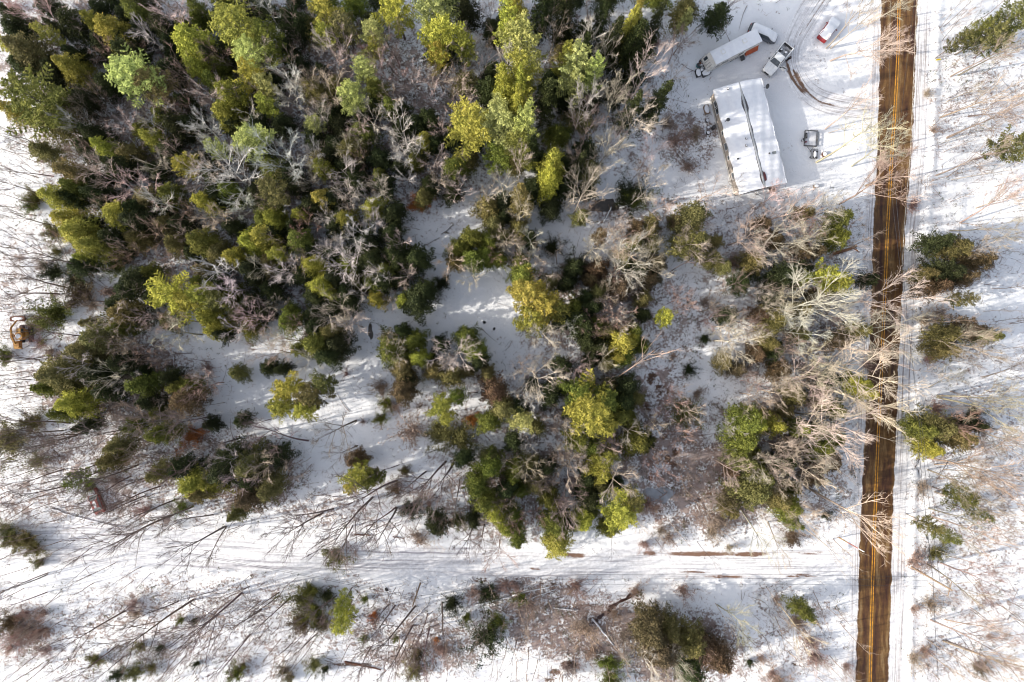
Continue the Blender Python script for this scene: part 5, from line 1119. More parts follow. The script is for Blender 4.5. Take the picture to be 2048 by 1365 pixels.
# ================================================================ WHAT STANDS WHERE (tile letter, then x,y,r,type,tone; tile pixels are a third of a photo pixel)
CROWNS = {
'A': """130,290,115,H,o 20,250,60,H,y 270,190,60,P,y 60,100,90,H,d 410,390,90,H,y 420,130,100,H,d 560,120,75,H,y 670,170,105,H,y 760,300,100,H,d 810,60,85,H,g 770,430,150,P,l 900,510,110,P,o
1140,250,125,H,y 1180,400,75,H,y 1400,110,150,P,y 1490,290,110,P,l 1180,60,70,H,g 1500,450,95,P,y 1270,490,80,H,g 1370,560,105,H,y 1330,690,85,H,y 170,610,185,P,g 60,650,90,H,y 300,720,110,H,o
900,820,75,H,y 620,880,75,H,y 550,800,85,H,d 1060,760,85,H,d 1470,830,115,P,l 1300,890,65,P,l 1090,985,75,P,y 410,1020,100,H,o 330,1180,95,H,y 440,1110,80,H,g 690,1290,105,H,y 400,1310,90,H,y 800,1320,95,H,d 1000,1160,80,H,g 1200,1200,80,H,y 1360,1150,80,H,g
700,1000,90,H,d 960,700,70,H,g 1100,600,60,H,d 960,130,80,H,d 1010,700,60,H,d 560,1150,80,H,d 1250,330,60,H,d 330,150,50,H,d
610,310,90,R,r 1060,400,100,R,n 1310,310,90,R,r 1030,60,120,B,p 200,40,110,B,p 740,760,115,R,p 1250,800,105,B,g 900,720,90,B,t 970,640,70,R,p 1150,650,60,R,r 1360,1050,190,B,g 1160,1060,120,R,p 850,1120,160,R,p 930,980,90,B,t 1010,880,70,R,p 1510,690,70,B,g 1290,1290,115,B,t 1100,1300,80,R,r 1460,1210,90,B,g 450,620,80,R,n 560,560,70,R,n 480,900,70,B,n 620,1240,80,R,n""",
'B': """40,500,75,P,l 50,620,65,P,y 390,60,95,P,y 400,200,75,P,y 510,150,100,P,o 50,230,110,P,g 680,210,90,P,l 700,290,60,P,y 830,60,125,P,y 1060,50,135,P,l 1090,190,140,P,y 1080,330,75,P,y 1250,270,75,P,y 650,400,75,P,l 710,520,80,H,g 575,570,95,P,l 330,745,60,P,l
560,880,90,H,o 1280,760,155,P,y 1450,720,150,P,l 1440,930,90,P,g 1180,990,90,H,g 1010,850,65,H,y 950,970,55,H,g 80,1140,105,P,o 390,1000,65,H,y 380,1190,80,H,y 250,1290,55,H,y 690,1250,75,H,y 520,1300,70,H,y 100,1310,70,H,y 1400,540,95,H,d 1500,500,85,H,y 1510,150,85,P,y
1250,60,90,H,d 740,1060,55,H,g 1380,1240,85,H,o 790,640,65,H,g 1040,700,75,H,d 230,1100,70,H,d 440,930,60,H,d 620,700,60,H,d 860,1000,50,H,d 270,130,80,H,d 1000,1170,60,H,o 400,420,50,H,d
1200,470,80,R,p 480,400,90,R,p 630,300,60,R,r 450,560,120,B,t 200,580,90,B,g 215,460,95,B,g 190,370,80,R,n 800,580,75,B,t 930,500,90,R,p 1060,560,75,R,p 1090,430,90,B,t 690,710,105,B,t 600,770,95,R,p 870,800,135,B,g 1110,760,80,R,p 150,960,160,B,g 340,930,90,B,g 540,1060,105,B,g 540,1190,85,B,g
640,980,60,R,r 740,1110,85,B,t 1070,970,100,R,p 1080,1080,70,B,t 1220,1140,90,R,p 310,1060,80,B,t 1460,230,90,B,t 1400,40,70,B,n 1260,250,90,B,t 1270,600,75,R,p 1380,1180,90,B,t 440,1300,70,B,g 690,1320,80,B,g 60,1200,70,R,p 900,1050,70,B,g 1480,1080,80,B,t 200,60,80,B,n 980,1230,55,O,r 870,420,60,R,r""",
'C': """60,230,140,P,l 70,400,115,P,y 400,370,125,P,l 330,330,60,P,y 470,430,75,P,l 400,530,50,P,l 60,870,90,P,g 60,740,100,P,l 240,960,100,H,y 240,1050,85,H,y 700,160,85,H,y 720,260,105,H,d 1050,40,95,H,o 1040,115,50,P,l 750,90,50,H,y 1250,80,85,H,d 40,30,70,H,y 180,30,80,H,d 600,200,85,H,d
870,600,85,H,d 50,500,70,H,y 30,620,70,H,y 190,560,95,H,d 1090,1300,110,H,o 60,1170,85,H,o 420,1290,60,H,o 880,120,60,H,d 450,330,60,H,d 130,870,60,H,d 340,60,70,H,d 560,60,60,H,d 720,640,70,H,d 400,980,60,H,d
760,470,150,B,p 740,700,130,B,t 850,900,110,R,p 430,1160,165,B,t 560,900,115,B,t 400,950,85,R,p 640,830,60,R,p 250,180,105,R,p 560,300,80,B,t 1000,270,85,R,r 1040,200,75,B,n 490,540,85,B,g 820,1110,100,B,t 780,1000,70,R,r 110,640,85,R,p 40,960,60,B,p 50,1250,80,B,t 1190,1150,110,B,p 900,1220,80,R,p 660,1320,80,R,p 470,760,100,B,k 420,640,80,B,g 1300,30,50,B,k 980,430,70,B,g 1340,1120,70,R,p 640,560,100,B,t""",
'D': """1490,100,110,P,o 1340,190,85,P,o 1170,240,50,P,o 1430,230,60,P,g 1500,860,105,P,o 460,1310,80,H,g 1280,180,55,P,g
160,1250,140,B,t 330,1230,110,B,t 60,1180,80,B,p 230,1310,90,R,r 1180,100,40,R,r""",
'E': """450,30,115,H,y 550,110,95,H,y 495,190,45,H,y 660,60,80,H,d 800,310,95,H,d 1000,400,130,P,y 1130,440,90,P,y 1210,400,90,P,y 1310,430,75,P,o 1240,540,90,H,y 1210,260,60,H,o 720,520,100,H,o 700,600,70,H,g 1280,600,80,H,y 1320,640,60,H,d 1200,90,95,H,g 1400,160,75,H,y 1490,80,85,H,y 1500,250,80,H,d
570,650,105,H,o 480,740,95,H,o 340,870,135,H,o 270,970,80,H,g 560,880,95,H,d 720,820,90,H,d 830,950,90,H,g 440,1060,105,H,y 360,1120,70,H,g 500,1190,60,H,d 1090,1030,105,H,b 950,1240,85,H,g 700,1310,85,H,o 640,980,80,H,d 880,1060,70,H,d 1010,900,60,H,d
930,60,110,R,r 1090,40,60,R,p 1290,270,120,B,g 930,530,105,R,p 1040,640,120,B,t 1480,530,100,R,p 620,660,85,R,p 1080,560,85,B,n 470,830,90,B,g 850,770,85,R,r 1210,950,115,R,r 1400,610,85,B,g 760,130,60,B,n 1000,760,80,B,k 640,880,110,B,t 760,700,80,B,n 830,1130,110,B,n 1060,1160,90,B,n""",
'F': """125,170,55,P,y 340,230,85,H,y 380,330,85,H,y 430,390,55,H,y 470,290,75,H,d 720,430,60,H,y 880,430,60,H,y 940,450,105,H,d 1010,370,80,H,d 850,150,105,H,d 970,190,95,H,d 180,550,85,H,g 350,700,105,H,g 430,770,90,H,d 440,640,75,H,o 480,700,90,H,d 240,80,95,H,g 40,60,95,H,y 160,960,95,P,y 130,1070,80,P,y 280,1090,80,P,y
330,1010,95,P,o 400,950,75,P,o 790,720,105,H,g 880,620,60,H,d 950,680,75,H,g 970,790,65,H,y 870,850,80,H,o 1100,700,60,H,d 1250,650,75,H,g 1300,740,85,H,g 1340,810,60,H,d 1170,900,80,H,o 880,980,95,H,b 1110,1070,80,P,y 1140,1140,55,P,y 1200,1020,60,H,g 1430,990,100,H,b 1470,1080,95,H,o 1400,1180,80,H,g 1290,60,85,H,g 1310,190,85,H,g 700,180,90,H,d 760,310,80,H,d 600,330,60,H,d 560,460,60,H,d 150,280,50,H,d 150,850,50,H,d
560,80,110,B,g 560,230,140,B,g 740,270,80,B,g 620,400,80,B,g 900,290,80,B,p 850,90,80,B,p 1180,210,95,B,t 1300,290,90,B,t 1430,160,65,R,r 20,540,110,R,p 200,280,100,B,g 30,240,80,B,t 250,60,80,R,r 430,560,110,B,t 560,590,110,B,t 270,590,80,R,r 100,760,115,B,n 170,680,95,B,t 820,760,100,B,t 1190,760,150,B,p 1490,80,80,B,t 800,650,60,B,t 400,130,80,B,g 620,30,90,B,g""",
'G': """100,400,120,P,y 200,450,120,P,y 130,530,100,P,y 60,290,100,H,g 270,480,80,P,g 650,690,105,H,y 730,650,55,H,y 640,780,60,H,y 470,1080,165,P,y 400,980,100,P,g 580,1030,100,P,g 560,1180,85,P,y 660,1120,95,H,g 700,960,85,H,d 680,1040,95,H,d 60,1170,80,P,l 920,535,60,P,y 1090,90,120,H,o 750,1300,105,H,g 430,610,95,H,d 400,550,85,H,d 480,480,75,H,d
660,370,85,H,b 1490,1170,75,H,y 1420,1160,115,H,g 1400,1290,105,H,g 300,830,70,H,d 220,1000,90,H,d 400,1270,95,H,g 500,1330,75,H,g 530,40,55,H,b 740,620,65,H,g 450,690,60,H,d 380,240,65,H,d 50,1080,60,H,d 820,1290,55,H,d
1080,110,105,B,t 700,130,150,B,t 830,220,125,B,t 650,50,100,R,r 130,80,90,B,t 30,180,60,R,p 200,280,70,B,t 200,640,125,B,t 500,570,100,R,r 630,530,105,R,r 650,590,75,B,p 390,860,85,R,p 140,890,165,B,t 570,790,85,B,t 480,780,80,R,p 1350,680,170,B,t 1300,590,90,B,t 1430,50,140,B,t 1500,150,95,B,t 1410,1090,60,R,p 990,1000,75,R,n 940,1060,110,R,r 1080,1120,75,B,t 690,1210,95,B,t 570,1300,85,B,p
330,1240,105,B,t 1000,1250,110,R,r 860,1170,80,B,t 1240,490,110,B,k 1430,880,70,B,k 1480,1020,95,B,n 100,1060,80,B,g 490,120,100,B,t 1000,440,95,R,r 1040,480,70,B,n 560,390,80,B,n 860,1330,80,R,r 1180,180,70,B,k 1200,560,80,B,k 1440,560,100,B,k 1380,330,80,B,k""",
'I': """430,50,80,H,g 360,280,85,P,y 430,340,85,P,y 120,290,105,H,d 220,300,65,H,g 210,500,75,H,o 560,620,75,H,o 560,940,80,H,y 600,1000,60,H,y 40,1190,80,H,y 210,1210,70,H,g 620,320,55,H,d 60,560,95,H,o 20,700,60,H,o 1040,90,85,H,d 1160,110,90,H,o 1270,200,95,H,b 1080,260,105,H,d 960,280,60,H,o 1180,300,80,H,b 1020,360,85,H,b
1200,430,55,P,o 1330,650,65,H,g 1220,610,85,H,b 1090,650,85,H,o 1070,740,75,H,o 940,1220,85,H,g 1040,1210,105,H,o 990,1330,75,H,y 1170,1270,100,H,o 1250,1190,60,H,d 330,1320,90,H,g 60,320,60,H,d
200,620,125,B,g 60,80,150,B,t 250,90,130,B,t 350,1160,150,B,t 180,900,110,B,t 290,1310,130,B,t 100,1330,100,B,t 40,480,90,B,t 120,720,90,B,n 340,900,100,B,t 80,1000,90,B,t 1310,120,100,B,t 1200,640,90,B,t 1150,1180,110,B,r 1010,870,60,R,p 130,430,100,B,t 330,450,110,B,t 480,620,80,B,t 300,760,90,B,t""",
'J': """440,150,60,P,g 930,110,85,H,o 1160,180,110,H,y 1320,70,135,H,d 1200,230,80,H,o 1470,60,110,H,o 1480,270,95,H,b 1400,360,55,H,o 650,20,80,H,o 1080,90,90,H,d 1500,170,80,H,d 1260,170,90,H,y 800,30,80,R,n 1460,130,100,B,p 1380,20,100,B,g""",
'K': """600,130,90,P,y 670,170,70,P,g 560,190,60,P,y 720,140,55,P,g 590,30,70,H,b 1080,430,80,H,d 490,560,75,R,r 1400,90,95,H,g 1320,180,100,H,g 1380,280,90,H,g 1440,360,80,H,y 1490,440,65,H,y 1500,210,80,H,d 1250,30,65,H,d 100,20,85,H,d 60,200,90,H,o 510,900,60,P,y 500,1000,75,P,y 1450,140,70,R,r 1060,500,80,R,p 60,80,110,B,t 1120,400,70,R,r""",
'L': """640,360,120,P,y 720,290,80,P,o 430,400,85,H,y 480,290,80,H,d 280,540,105,H,y 260,440,100,H,g 30,530,55,H,g 10,130,60,H,g 520,90,105,H,y 560,30,80,P,y 1450,230,130,H,o 1310,330,60,H,o 1400,60,90,H,o 1510,130,90,H,g 840,1080,125,H,b 900,1210,130,H,b 950,1060,80,H,o 1080,1150,105,H,o 1230,1230,110,H,b 1100,1310,90,H,d 1150,1200,80,R,n 1000,1180,80,R,t
650,140,140,B,t 880,80,110,R,r 360,60,120,B,t 90,70,95,B,t 340,220,110,B,k 320,350,95,B,p 1320,90,105,B,p 40,400,75,R,r 1500,60,100,B,t 800,1260,130,B,t 980,1260,95,B,t 1180,350,80,B,n 1050,100,90,B,k 850,300,50,R,n 1500,350,60,B,t 200,140,80,B,k""",
'M': """230,950,70,H,g 60,250,105,H,o 130,310,90,H,g 160,410,60,H,g 100,60,90,H,d 1180,260,75,P,g 1280,360,50,P,g 1090,500,50,P,g 240,60,170,B,t 30,60,110,B,t 200,340,110,B,t 330,120,90,B,t 60,150,100,B,t 1000,430,60,P,o""",
}
SHRUBS = {
'A': "200,1190,50,S,o 60,40,60,W,r 340,560,60,W,o 180,1230,40,S,g",
'C': "700,1180,80,S,d 1070,30,30,S,d 940,740,55,W,b 1110,800,45,W,b 1060,1000,50,W,r 850,260,60,W,r 980,840,60,W,b 740,1200,60,S,g",
'D': "880,1230,40,W,r 1000,780,30,W,b 960,560,30,W,b",
'E': "310,280,55,S,d 430,310,45,S,d 320,500,85,S,g 230,580,50,S,o 480,400,80,S,b 300,30,50,S,o 240,230,45,W,b 330,150,30,S,o 30,770,50,S,g 40,1290,100,S,o 1240,850,40,W,b 750,170,60,S,d 660,390,60,W,r 1160,1240,60,O,r 230,700,40,W,r 290,740,40,W,r 700,230,50,S,g 540,470,50,W,b 180,1180,60,S,o",
'F': "940,1230,95,W,b 1090,1240,70,S,o 1230,1280,85,S,o 1300,1155,38,O,r 780,1060,40,S,g 745,1155,35,S,g 1110,330,45,S,d 540,880,20,W,r 740,960,55,W,r 830,1080,45,W,b 1050,780,50,S,d 640,1170,20,W,r",
'G': "370,230,65,S,d 240,110,50,S,d 330,290,50,W,b 860,280,50,S,d 1060,850,35,S,d 970,770,25,W,b 1160,670,30,S,d 1050,1110,70,S,o 1490,430,30,S,d 560,330,60,S,o 1110,1000,40,W,b 780,460,50,W,b 1160,450,40,W,b 1330,210,60,W,b 1420,250,60,S,d",
'I': "970,790,40,W,r 950,560,60,W,b 1050,520,60,W,b 620,840,50,W,r 270,880,60,W,b 1030,1090,60,W,r 1230,1130,50,S,d",
'J': "50,490,50,S,o 90,540,50,S,o 160,510,50,S,o 190,570,50,S,o 230,650,30,S,o 20,440,35,S,o 1410,1320,45,S,g 1180,1255,20,S,d 800,1320,45,S,o 560,1240,40,S,o 910,1290,32,S,o 1080,1000,22,S,g 1080,320,40,S,g 530,180,40,S,g 200,45,45,S,o 30,1010,60,S,b 700,1330,40,S,d 680,160,55,W,b 960,1160,30,S,d 840,1150,30,S,o 790,900,40,W,b 800,965,45,W,b 600,100,30,S,g 1165,1000,20,S,d 1450,1280,25,S,o 860,340,45,W,r 250,960,40,W,r 140,1060,50,W,r 60,1100,60,W,r 200,1100,50,W,r 250,1060,45,W,r 130,960,40,W,r 40,1170,40,W,r 260,1180,40,W,r 640,20,60,W,b",
'K': "840,210,45,S,b 890,100,32,S,o 930,340,58,S,d 970,510,60,W,b 1210,410,50,S,o 460,620,60,S,o 290,880,70,S,o 260,1020,65,S,b 390,1020,50,S,b 420,850,42,S,d 1170,890,52,S,d 1390,830,55,S,d 1260,980,30,S,g 1400,1110,85,S,d 960,1200,50,S,b 340,1270,42,S,o 410,1290,25,S,d 170,1300,35,S,b 655,870,22,S,g 650,1100,22,S,g 1040,300,25,W,r 700,970,30,O,r 1120,1180,50,W,b 1460,1010,50,S,g 1300,830,50,W,b 950,1300,50,S,o 640,30,40,S,o 1080,1110,18,O,r 840,1110,18,S,g 1490,790,40,W,r 340,950,60,S,g 200,1340,30,S,o 320,820,50,S,g",
'L': "600,1350,55,S,g 580,1270,55,S,g 1280,1140,50,W,b 60,860,35,S,g 480,1190,42,W,b 830,940,42,W,b 1430,1250,22,S,d 430,1040,80,W,b 340,1290,60,W,b 740,830,50,W,r 1030,820,50,W,r 380,800,60,W,r 120,920,70,W,r 800,540,40,W,b 950,500,50,W,b 1200,470,60,W,b 480,250,60,W,b 680,1100,60,W,b 1240,400,50,W,b 900,460,40,W,b 620,960,40,W,b 1140,1080,30,S,d 1300,560,30,W,b 20,790,40,W,r 820,300,60,W,r 1500,1230,30,W,b",
'M': "150,500,50,S,b 190,1010,60,W,b 260,1130,55,W,b 290,1220,60,W,r 350,370,25,S,d 30,1330,50,W,r 70,1370,60,W,b 890,640,50,W,r 1020,600,45,S,o 940,200,50,W,b 890,1230,55,W,b 950,1180,40,W,b 1280,1290,45,S,b 990,910,55,W,b 880,930,35,W,b 480,1280,40,W,r 50,870,30,W,b 1340,1100,30,W,b",
}
# bare trees given by foot and top
LEANS = {
'A': """0,1290,-200,1240,k,fan 330,1355,0,1290,k,tall 230,1165,-60,1050,k,tall 320,1060,0,1000,k,tall 340,915,0,780,k,tall 650,555,500,430,k,pole 750,690,560,560,k,pole 500,790,400,640,k,tall 200,480,60,340,n,pole 270,400,140,260,n,pole 220,1100,0,1010,k,pole""",
'B': """820,425,740,310,k,tall 865,405,800,210,k,fan 1330,520,1420,300,k,pole 490,860,400,780,k,pole 1380,400,1450,300,k,pole""",
'C': """1310,250,1120,160,n,tall""",
'D': """350,290,620,10,t,tall 375,290,680,60,t,tall 375,365,770,190,t,fan 555,395,740,250,t,pole 345,775,620,560,t,tall 360,800,660,700,t,pole 290,975,700,740,t,tall 430,1225,790,1040,t,fan 1030,170,1180,-20,t,pole 1040,110,1230,-40,t,pole 1095,460,1480,250,t,tall 1140,455,1536,240,t,tall 1060,420,1290,270,t,pole 1075,610,1300,500,t,tall 1090,590,1220,530,k,fan
1020,680,1270,570,t,pole 1035,705,1480,540,t,tall 1075,825,1536,620,t,tall 1045,860,1340,740,t,pole 1005,1055,1420,900,n,tall 1060,910,1300,800,t,pole 1150,1340,1536,1110,t,tall 1000,1340,1130,1350,k,pole 1100,1080,1536,1000,p,pole 940,1140,900,1080,r,fine 620,130,860,10,t,fan 500,1000,800,800,t,fan 640,320,830,230,t,fan 1380,760,1560,640,t,pole 1250,1250,1536,1150,t,fan 1200,700,1500,660,t,fan""",
'E': """595,265,80,110,k,tall 400,362,0,270,k,tall 355,400,-60,370,k,tall 500,655,180,610,k,tall 660,450,440,425,k,tall 240,797,-60,750,k,tall 185,915,-60,905,k,tall 185,950,-60,970,k,tall 465,468,200,430,k,pole 660,380,500,300,k,pole 420,1175,-40,1130,k,tall 380,1220,0,1240,k,tall 500,1240,160,1260,k,tall 620,1180,240,1320,k,tall 1440,1265,1150,1345,k,tall 1350,1050,1180,1085,k,pole 1260,808,1080,780,k,pole 880,1180,460,1290,k,tall 1100,1130,760,1200,k,tall 1290,1130,1000,1190,k,tall
460,1250,60,1350,k,tall 200,1170,-60,1150,k,pole 90,1140,-60,1100,k,pole 300,90,60,40,k,pole 120,790,-60,775,k,pole""",
'F': """600,1160,400,1240,k,fan 605,1165,520,1230,k,pole 315,1280,0,1240,k,fan 610,1310,480,1370,k,fan 595,765,520,790,k,pole 95,1150,-40,1180,k,tall 1330,990,1230,1010,k,pole 1000,1065,940,1110,k,pole 1105,1330,1000,1360,k,pole""",
'G': """590,925,880,740,n,pole 340,30,350,0,k,pole 270,220,265,110,k,pole 1190,1310,1290,1260,k,pole 600,270,700,190,t,fan 960,260,1110,160,k,pole 820,850,900,860,k,pole""",
'I': """0,520,420,420,t,fan 440,460,850,400,t,fan 430,560,800,680,t,fan 340,710,780,780,t,pole 260,800,740,890,t,fan 290,950,800,1090,t,tall 90,1160,500,1240,t,fan 90,1250,250,1370,t,pole 600,1240,820,1300,t,pole 160,840,420,960,t,fan 0,910,300,880,t,tall 900,665,1310,690,t,fan 970,960,1150,860,t,fan 1015,1010,1536,1030,t,tall 1015,1020,1536,1130,t,tall 960,570,1280,560,t,pole 1090,1145,1536,1330,t,tall 1090,20,1500,20,t,tall 975,1050,1200,1110,t,pole 970,790,1000,930,k,pole
1000,450,1300,430,t,pole 1160,1180,1500,1300,t,fan 1280,900,1600,820,t,fan 930,430,1150,400,t,pole 380,820,640,830,t,pole 1270,80,1536,40,t,fan""",
'J': """400,185,0,290,k,tall 365,93,0,200,k,tall 120,30,-60,80,k,tall 65,655,-60,690,k,tall 287,710,-80,840,k,tall 283,720,-60,870,k,tall 283,825,-60,950,k,tall 745,940,300,1190,k,tall 1070,880,760,1020,k,fan 1160,870,640,1210,k,fan 1450,830,1060,1180,k,tall 1310,960,1020,1190,k,tall 1500,1080,1280,1350,k,tall 1570,930,1280,1110,k,fan 1280,820,960,900,k,pole 740,1215,540,1380,k,tall 690,1155,380,1390,k,tall 1245,1265,1130,1380,k,pole 1110,1210,950,1380,k,tall 970,1310,880,1380,k,pole
1350,430,960,640,k,fan 1360,430,1190,680,k,fan 1040,360,520,560,k,fan 1280,360,980,400,k,tall 1000,90,640,230,k,tall 960,190,620,300,k,tall 1050,270,700,410,k,fan 860,250,560,370,k,tall 830,60,420,230,k,tall 1160,310,820,460,k,fan 620,40,300,180,k,tall 780,130,470,290,k,tall 60,1320,-60,1380,k,pole 940,400,700,520,k,fan 1500,790,1200,900,k,pole 560,300,250,330,k,pole 1240,30,900,140,k,tall 1100,1080,900,1240,k,tall 1400,1180,1250,1370,k,pole""",
'K': """845,155,540,270,k,fan 700,255,380,560,k,fan 690,265,580,420,k,pole 580,425,480,620,k,tall 545,380,510,430,k,pole 840,315,660,450,k,tall 845,320,720,560,k,tall 710,405,600,560,k,tall 840,410,740,570,k,pole 1020,100,880,210,k,tall 1140,40,940,250,k,fan 1185,50,1080,260,k,fan 1222,150,1200,420,k,pole 1320,385,1260,580,k,fan 465,325,140,400,k,fan 400,350,110,500,k,fan 1460,510,1480,650,n,fine 140,825,-60,960,k,tall 205,860,-20,1060,k,tall 130,850,-60,1000,k,tall
485,845,240,1010,k,tall 515,855,400,1010,k,tall 630,825,560,930,k,pole 800,895,650,1050,k,tall 835,905,650,1150,k,tall 955,910,700,1210,k,tall 1030,955,970,1160,k,tall 940,1025,740,1370,k,tall 1045,1030,970,1340,k,tall 960,1080,890,1270,k,pole 1115,890,1130,1150,k,tall 1395,930,1395,1090,k,pole 1365,1000,1360,1110,k,pole 1310,1130,1285,1310,k,pole 690,1155,560,1370,k,tall 370,1070,180,1240,k,tall 420,1070,320,1210,k,pole 160,1280,80,1380,k,pole 1145,1250,1160,1380,k,pole
440,960,260,1150,k,pole 1035,1035,1010,1200,k,pole 860,60,700,120,k,pole 880,430,800,560,k,pole 1100,200,1000,330,k,pole 300,1060,150,1220,k,pole 900,1150,820,1330,k,tall 1230,1130,1250,1290,k,pole 60,1100,-40,1230,k,pole 1370,420,1340,560,k,fan""",
'L': """1375,330,1540,600,t,tall 1110,520,1210,660,k,pole 1230,900,1450,1050,t,fan 860,505,930,600,k,pole 950,505,1030,590,k,pole 1220,890,1330,1080,t,pole 1450,880,1500,850,t,pole 30,1110,-20,1340,k,pole 100,1150,90,1380,k,pole 1510,930,1600,1020,t,pole 210,1270,220,1390,k,pole 600,500,590,620,k,pole""",
'M': """205,430,500,650,t,pole 240,200,740,480,t,tall 0,400,90,640,t,tall 50,880,270,1130,t,tall 960,90,1340,230,t,fan 960,20,1536,110,t,fan 1000,222,1490,400,t,tall 960,320,1290,420,t,tall 980,370,1430,510,t,tall 985,450,1300,570,t,tall 1010,390,1320,560,t,pole 955,655,1310,880,t,tall 1040,650,1450,830,t,fan 975,990,1500,1200,t,fan 920,910,1110,1000,t,pole 1060,990,1420,1060,t,tall 1055,1120,1560,1310,t,tall 940,1170,1170,1350,t,tall
930,1210,1010,1390,n,pole 1100,1190,1260,1290,t,pole 1200,1300,1400,1390,t,tall 1070,1115,1450,1270,t,tall 1190,130,1500,210,t,fan 1050,90,1300,90,t,fan 230,1100,420,1370,t,pole 1420,80,1600,130,t,pole 1000,60,1330,50,t,tall 970,560,1200,640,t,pole 1290,1180,1536,1220,t,fan 1090,610,1440,700,t,pole""",
}
for t, s in CROWNS.items():
    for w_ in s.split():
        x, y, r_, ty, tn = w_.split(','); px, py = TP(t, float(x), float(y)); r_ = float(r_)/3
        if ty == 'O': shrub(px, py, r_, ty, tn)
        else: crown_tree(px, py, r_, ty, tn)
for t, s in SHRUBS.items():
    for w_ in s.split():
        x, y, r_, ty, tn = w_.split(','); px, py = TP(t, float(x), float(y)); shrub(px, py, float(r_)/3, ty, tn)
for t, s in LEANS.items():
    for w_ in s.split():
        x, y, x2, y2, tn, kd = w_.split(','); b0 = TP(t, float(x), float(y)); t0 = TP(t, float(x2), float(y2)); lean_tree(*b0, *t0, tn, kd)
# lower trees standing between the listed ones in the closed wood
DENSE = [(60,0),(1330,0),(1300,120),(1290,250),(1180,420),(960,430),(860,560),(700,700),(560,690),(420,620),(240,660),(110,460),(60,250),(0,80)]
def inside(x, y, poly):
    c = False; j = len(poly)-1
    for i in range(len(poly)):
        (xi, yi), (xj, yj) = poly[i], poly[j]
        if (yi > y) != (yj > y) and x < (xj-xi)*(y-yi)/(yj-yi)+xi: c = not c
        j = i
    return c
CLEAR = [(800,120,55),(640,110,40),(610,240,30),(520,60,20),(880,330,30),(930,450,55),(960,560,80),(900,580,60),(1140,480,60),(740,660,50),(720,170,25),(830,190,25),(860,420,25),(800,340,30),(1000,350,30),(580,600,40),(1230,250,40),(260,200,40),(130,75,20),(330,120,0),(930,120,25),(870,170,30),(400,0,0)]
fr = random.Random(31); placed = []; n_fill = 0
occ = [(q['px'], q['py'], q['r']) for q in TREES if q['ty'] in 'PH']
for k in range(6000):
    x, y = fr.uniform(10, 1320), fr.uniform(-20, 690)
    if not inside(x, max(y, 2), DENSE): continue
    if any(math.hypot(x-a, y-b) < c*1.15+6 for a, b, c in CLEAR): continue
    if any(math.hypot(x-a, y-b) < 31 for a, b in placed): continue
    if any(math.hypot(x-a, y-b) < c*.6 for a, b, c in occ): continue
    placed.append((x, y)); n_fill += 1
    if fr.random() < .86: crown_tree(x, y, fr.uniform(23, 34), 'H', fr.choice('dddddgo'), .72, low=True)
    else: crown_tree(x, y, fr.uniform(22, 32), 'R', fr.choice('rpnt'), .9, low=True)
    if n_fill > 190: break
ZONES = [(900,430,1080,560,'ogd',15),(1120,440,1330,600,'dob',14),(1040,560,1290,740,'dgo',20),(1060,760,1290,1060,'dgo',26),(940,880,1060,1060,'ogd',12),(1330,440,1450,520,'ob',4),(1440,420,1640,600,'obd',14),(1440,600,1690,780,'obd',16),(1460,780,1690,1010,'obg',20),(130,640,480,860,'dog',16),(760,660,1000,760,'gdo',6),(500,560,720,740,'dg',8),(560,440,700,560,'dg',4)]
for x0, y0, x1, y1, tones, cnt in ZONES:      # smaller evergreens and brush crowns between the listed ones
    made = tries = 0
    while made < cnt and tries < 300:
        tries += 1; x, y = fr.uniform(x0, x1), fr.uniform(y0, y1)
        if any(math.hypot(x-a, y-b) < c for a, b, c in [(960,620,108),(890,600,70),(1211,410,44),(1440,790,50),(1315,988,36),(1310,770,35),(820,655,60),(1100,710,60),(740,690,60),(720,790,90),(680,860,60),(930,450,50),(1140,480,60),(1080,450,35),(420,700,60),(1080,560,0)]): continue
        if any(math.hypot(x-q['px'], y-q['py']) < q['r']*.65 for q in TREES if q['ty'] in 'PH') or any(math.hypot(x-a, y-b) < 24 for a, b in placed): continue
        placed.append((x, y)); made += 1
        if fr.random() < .68: crown_tree(x, y, fr.uniform(17, 28), 'H', fr.choice(tones), .75, low=True)
        else: crown_tree(x, y, fr.uniform(19, 30), 'R', fr.choice('tgrpn'), .95, low=True)
for k in range(66):      # leafless crowns standing over the closed wood
    x, y = fr.uniform(60, 1320), fr.uniform(0, 690)
    if not inside(x, max(y, 2), DENSE) or any(math.hypot(x-a, y-b) < c*.5 for a, b, c in CLEAR): continue
    if any(math.hypot(x-q['px'], y-q['py']) < 30 for q in TREES if q['ty'] in 'BR'): continue
    if any(math.hypot(x-q['px'], y-q['py']) < q['r']*.8 for q in TREES if q['ty'] == 'P' or (q['tone'] in 'y' and q['ty'] == 'H')): continue
    crown_tree(x, y, fr.uniform(24, 38), 'B', fr.choice('ggtpp'), 1.05)
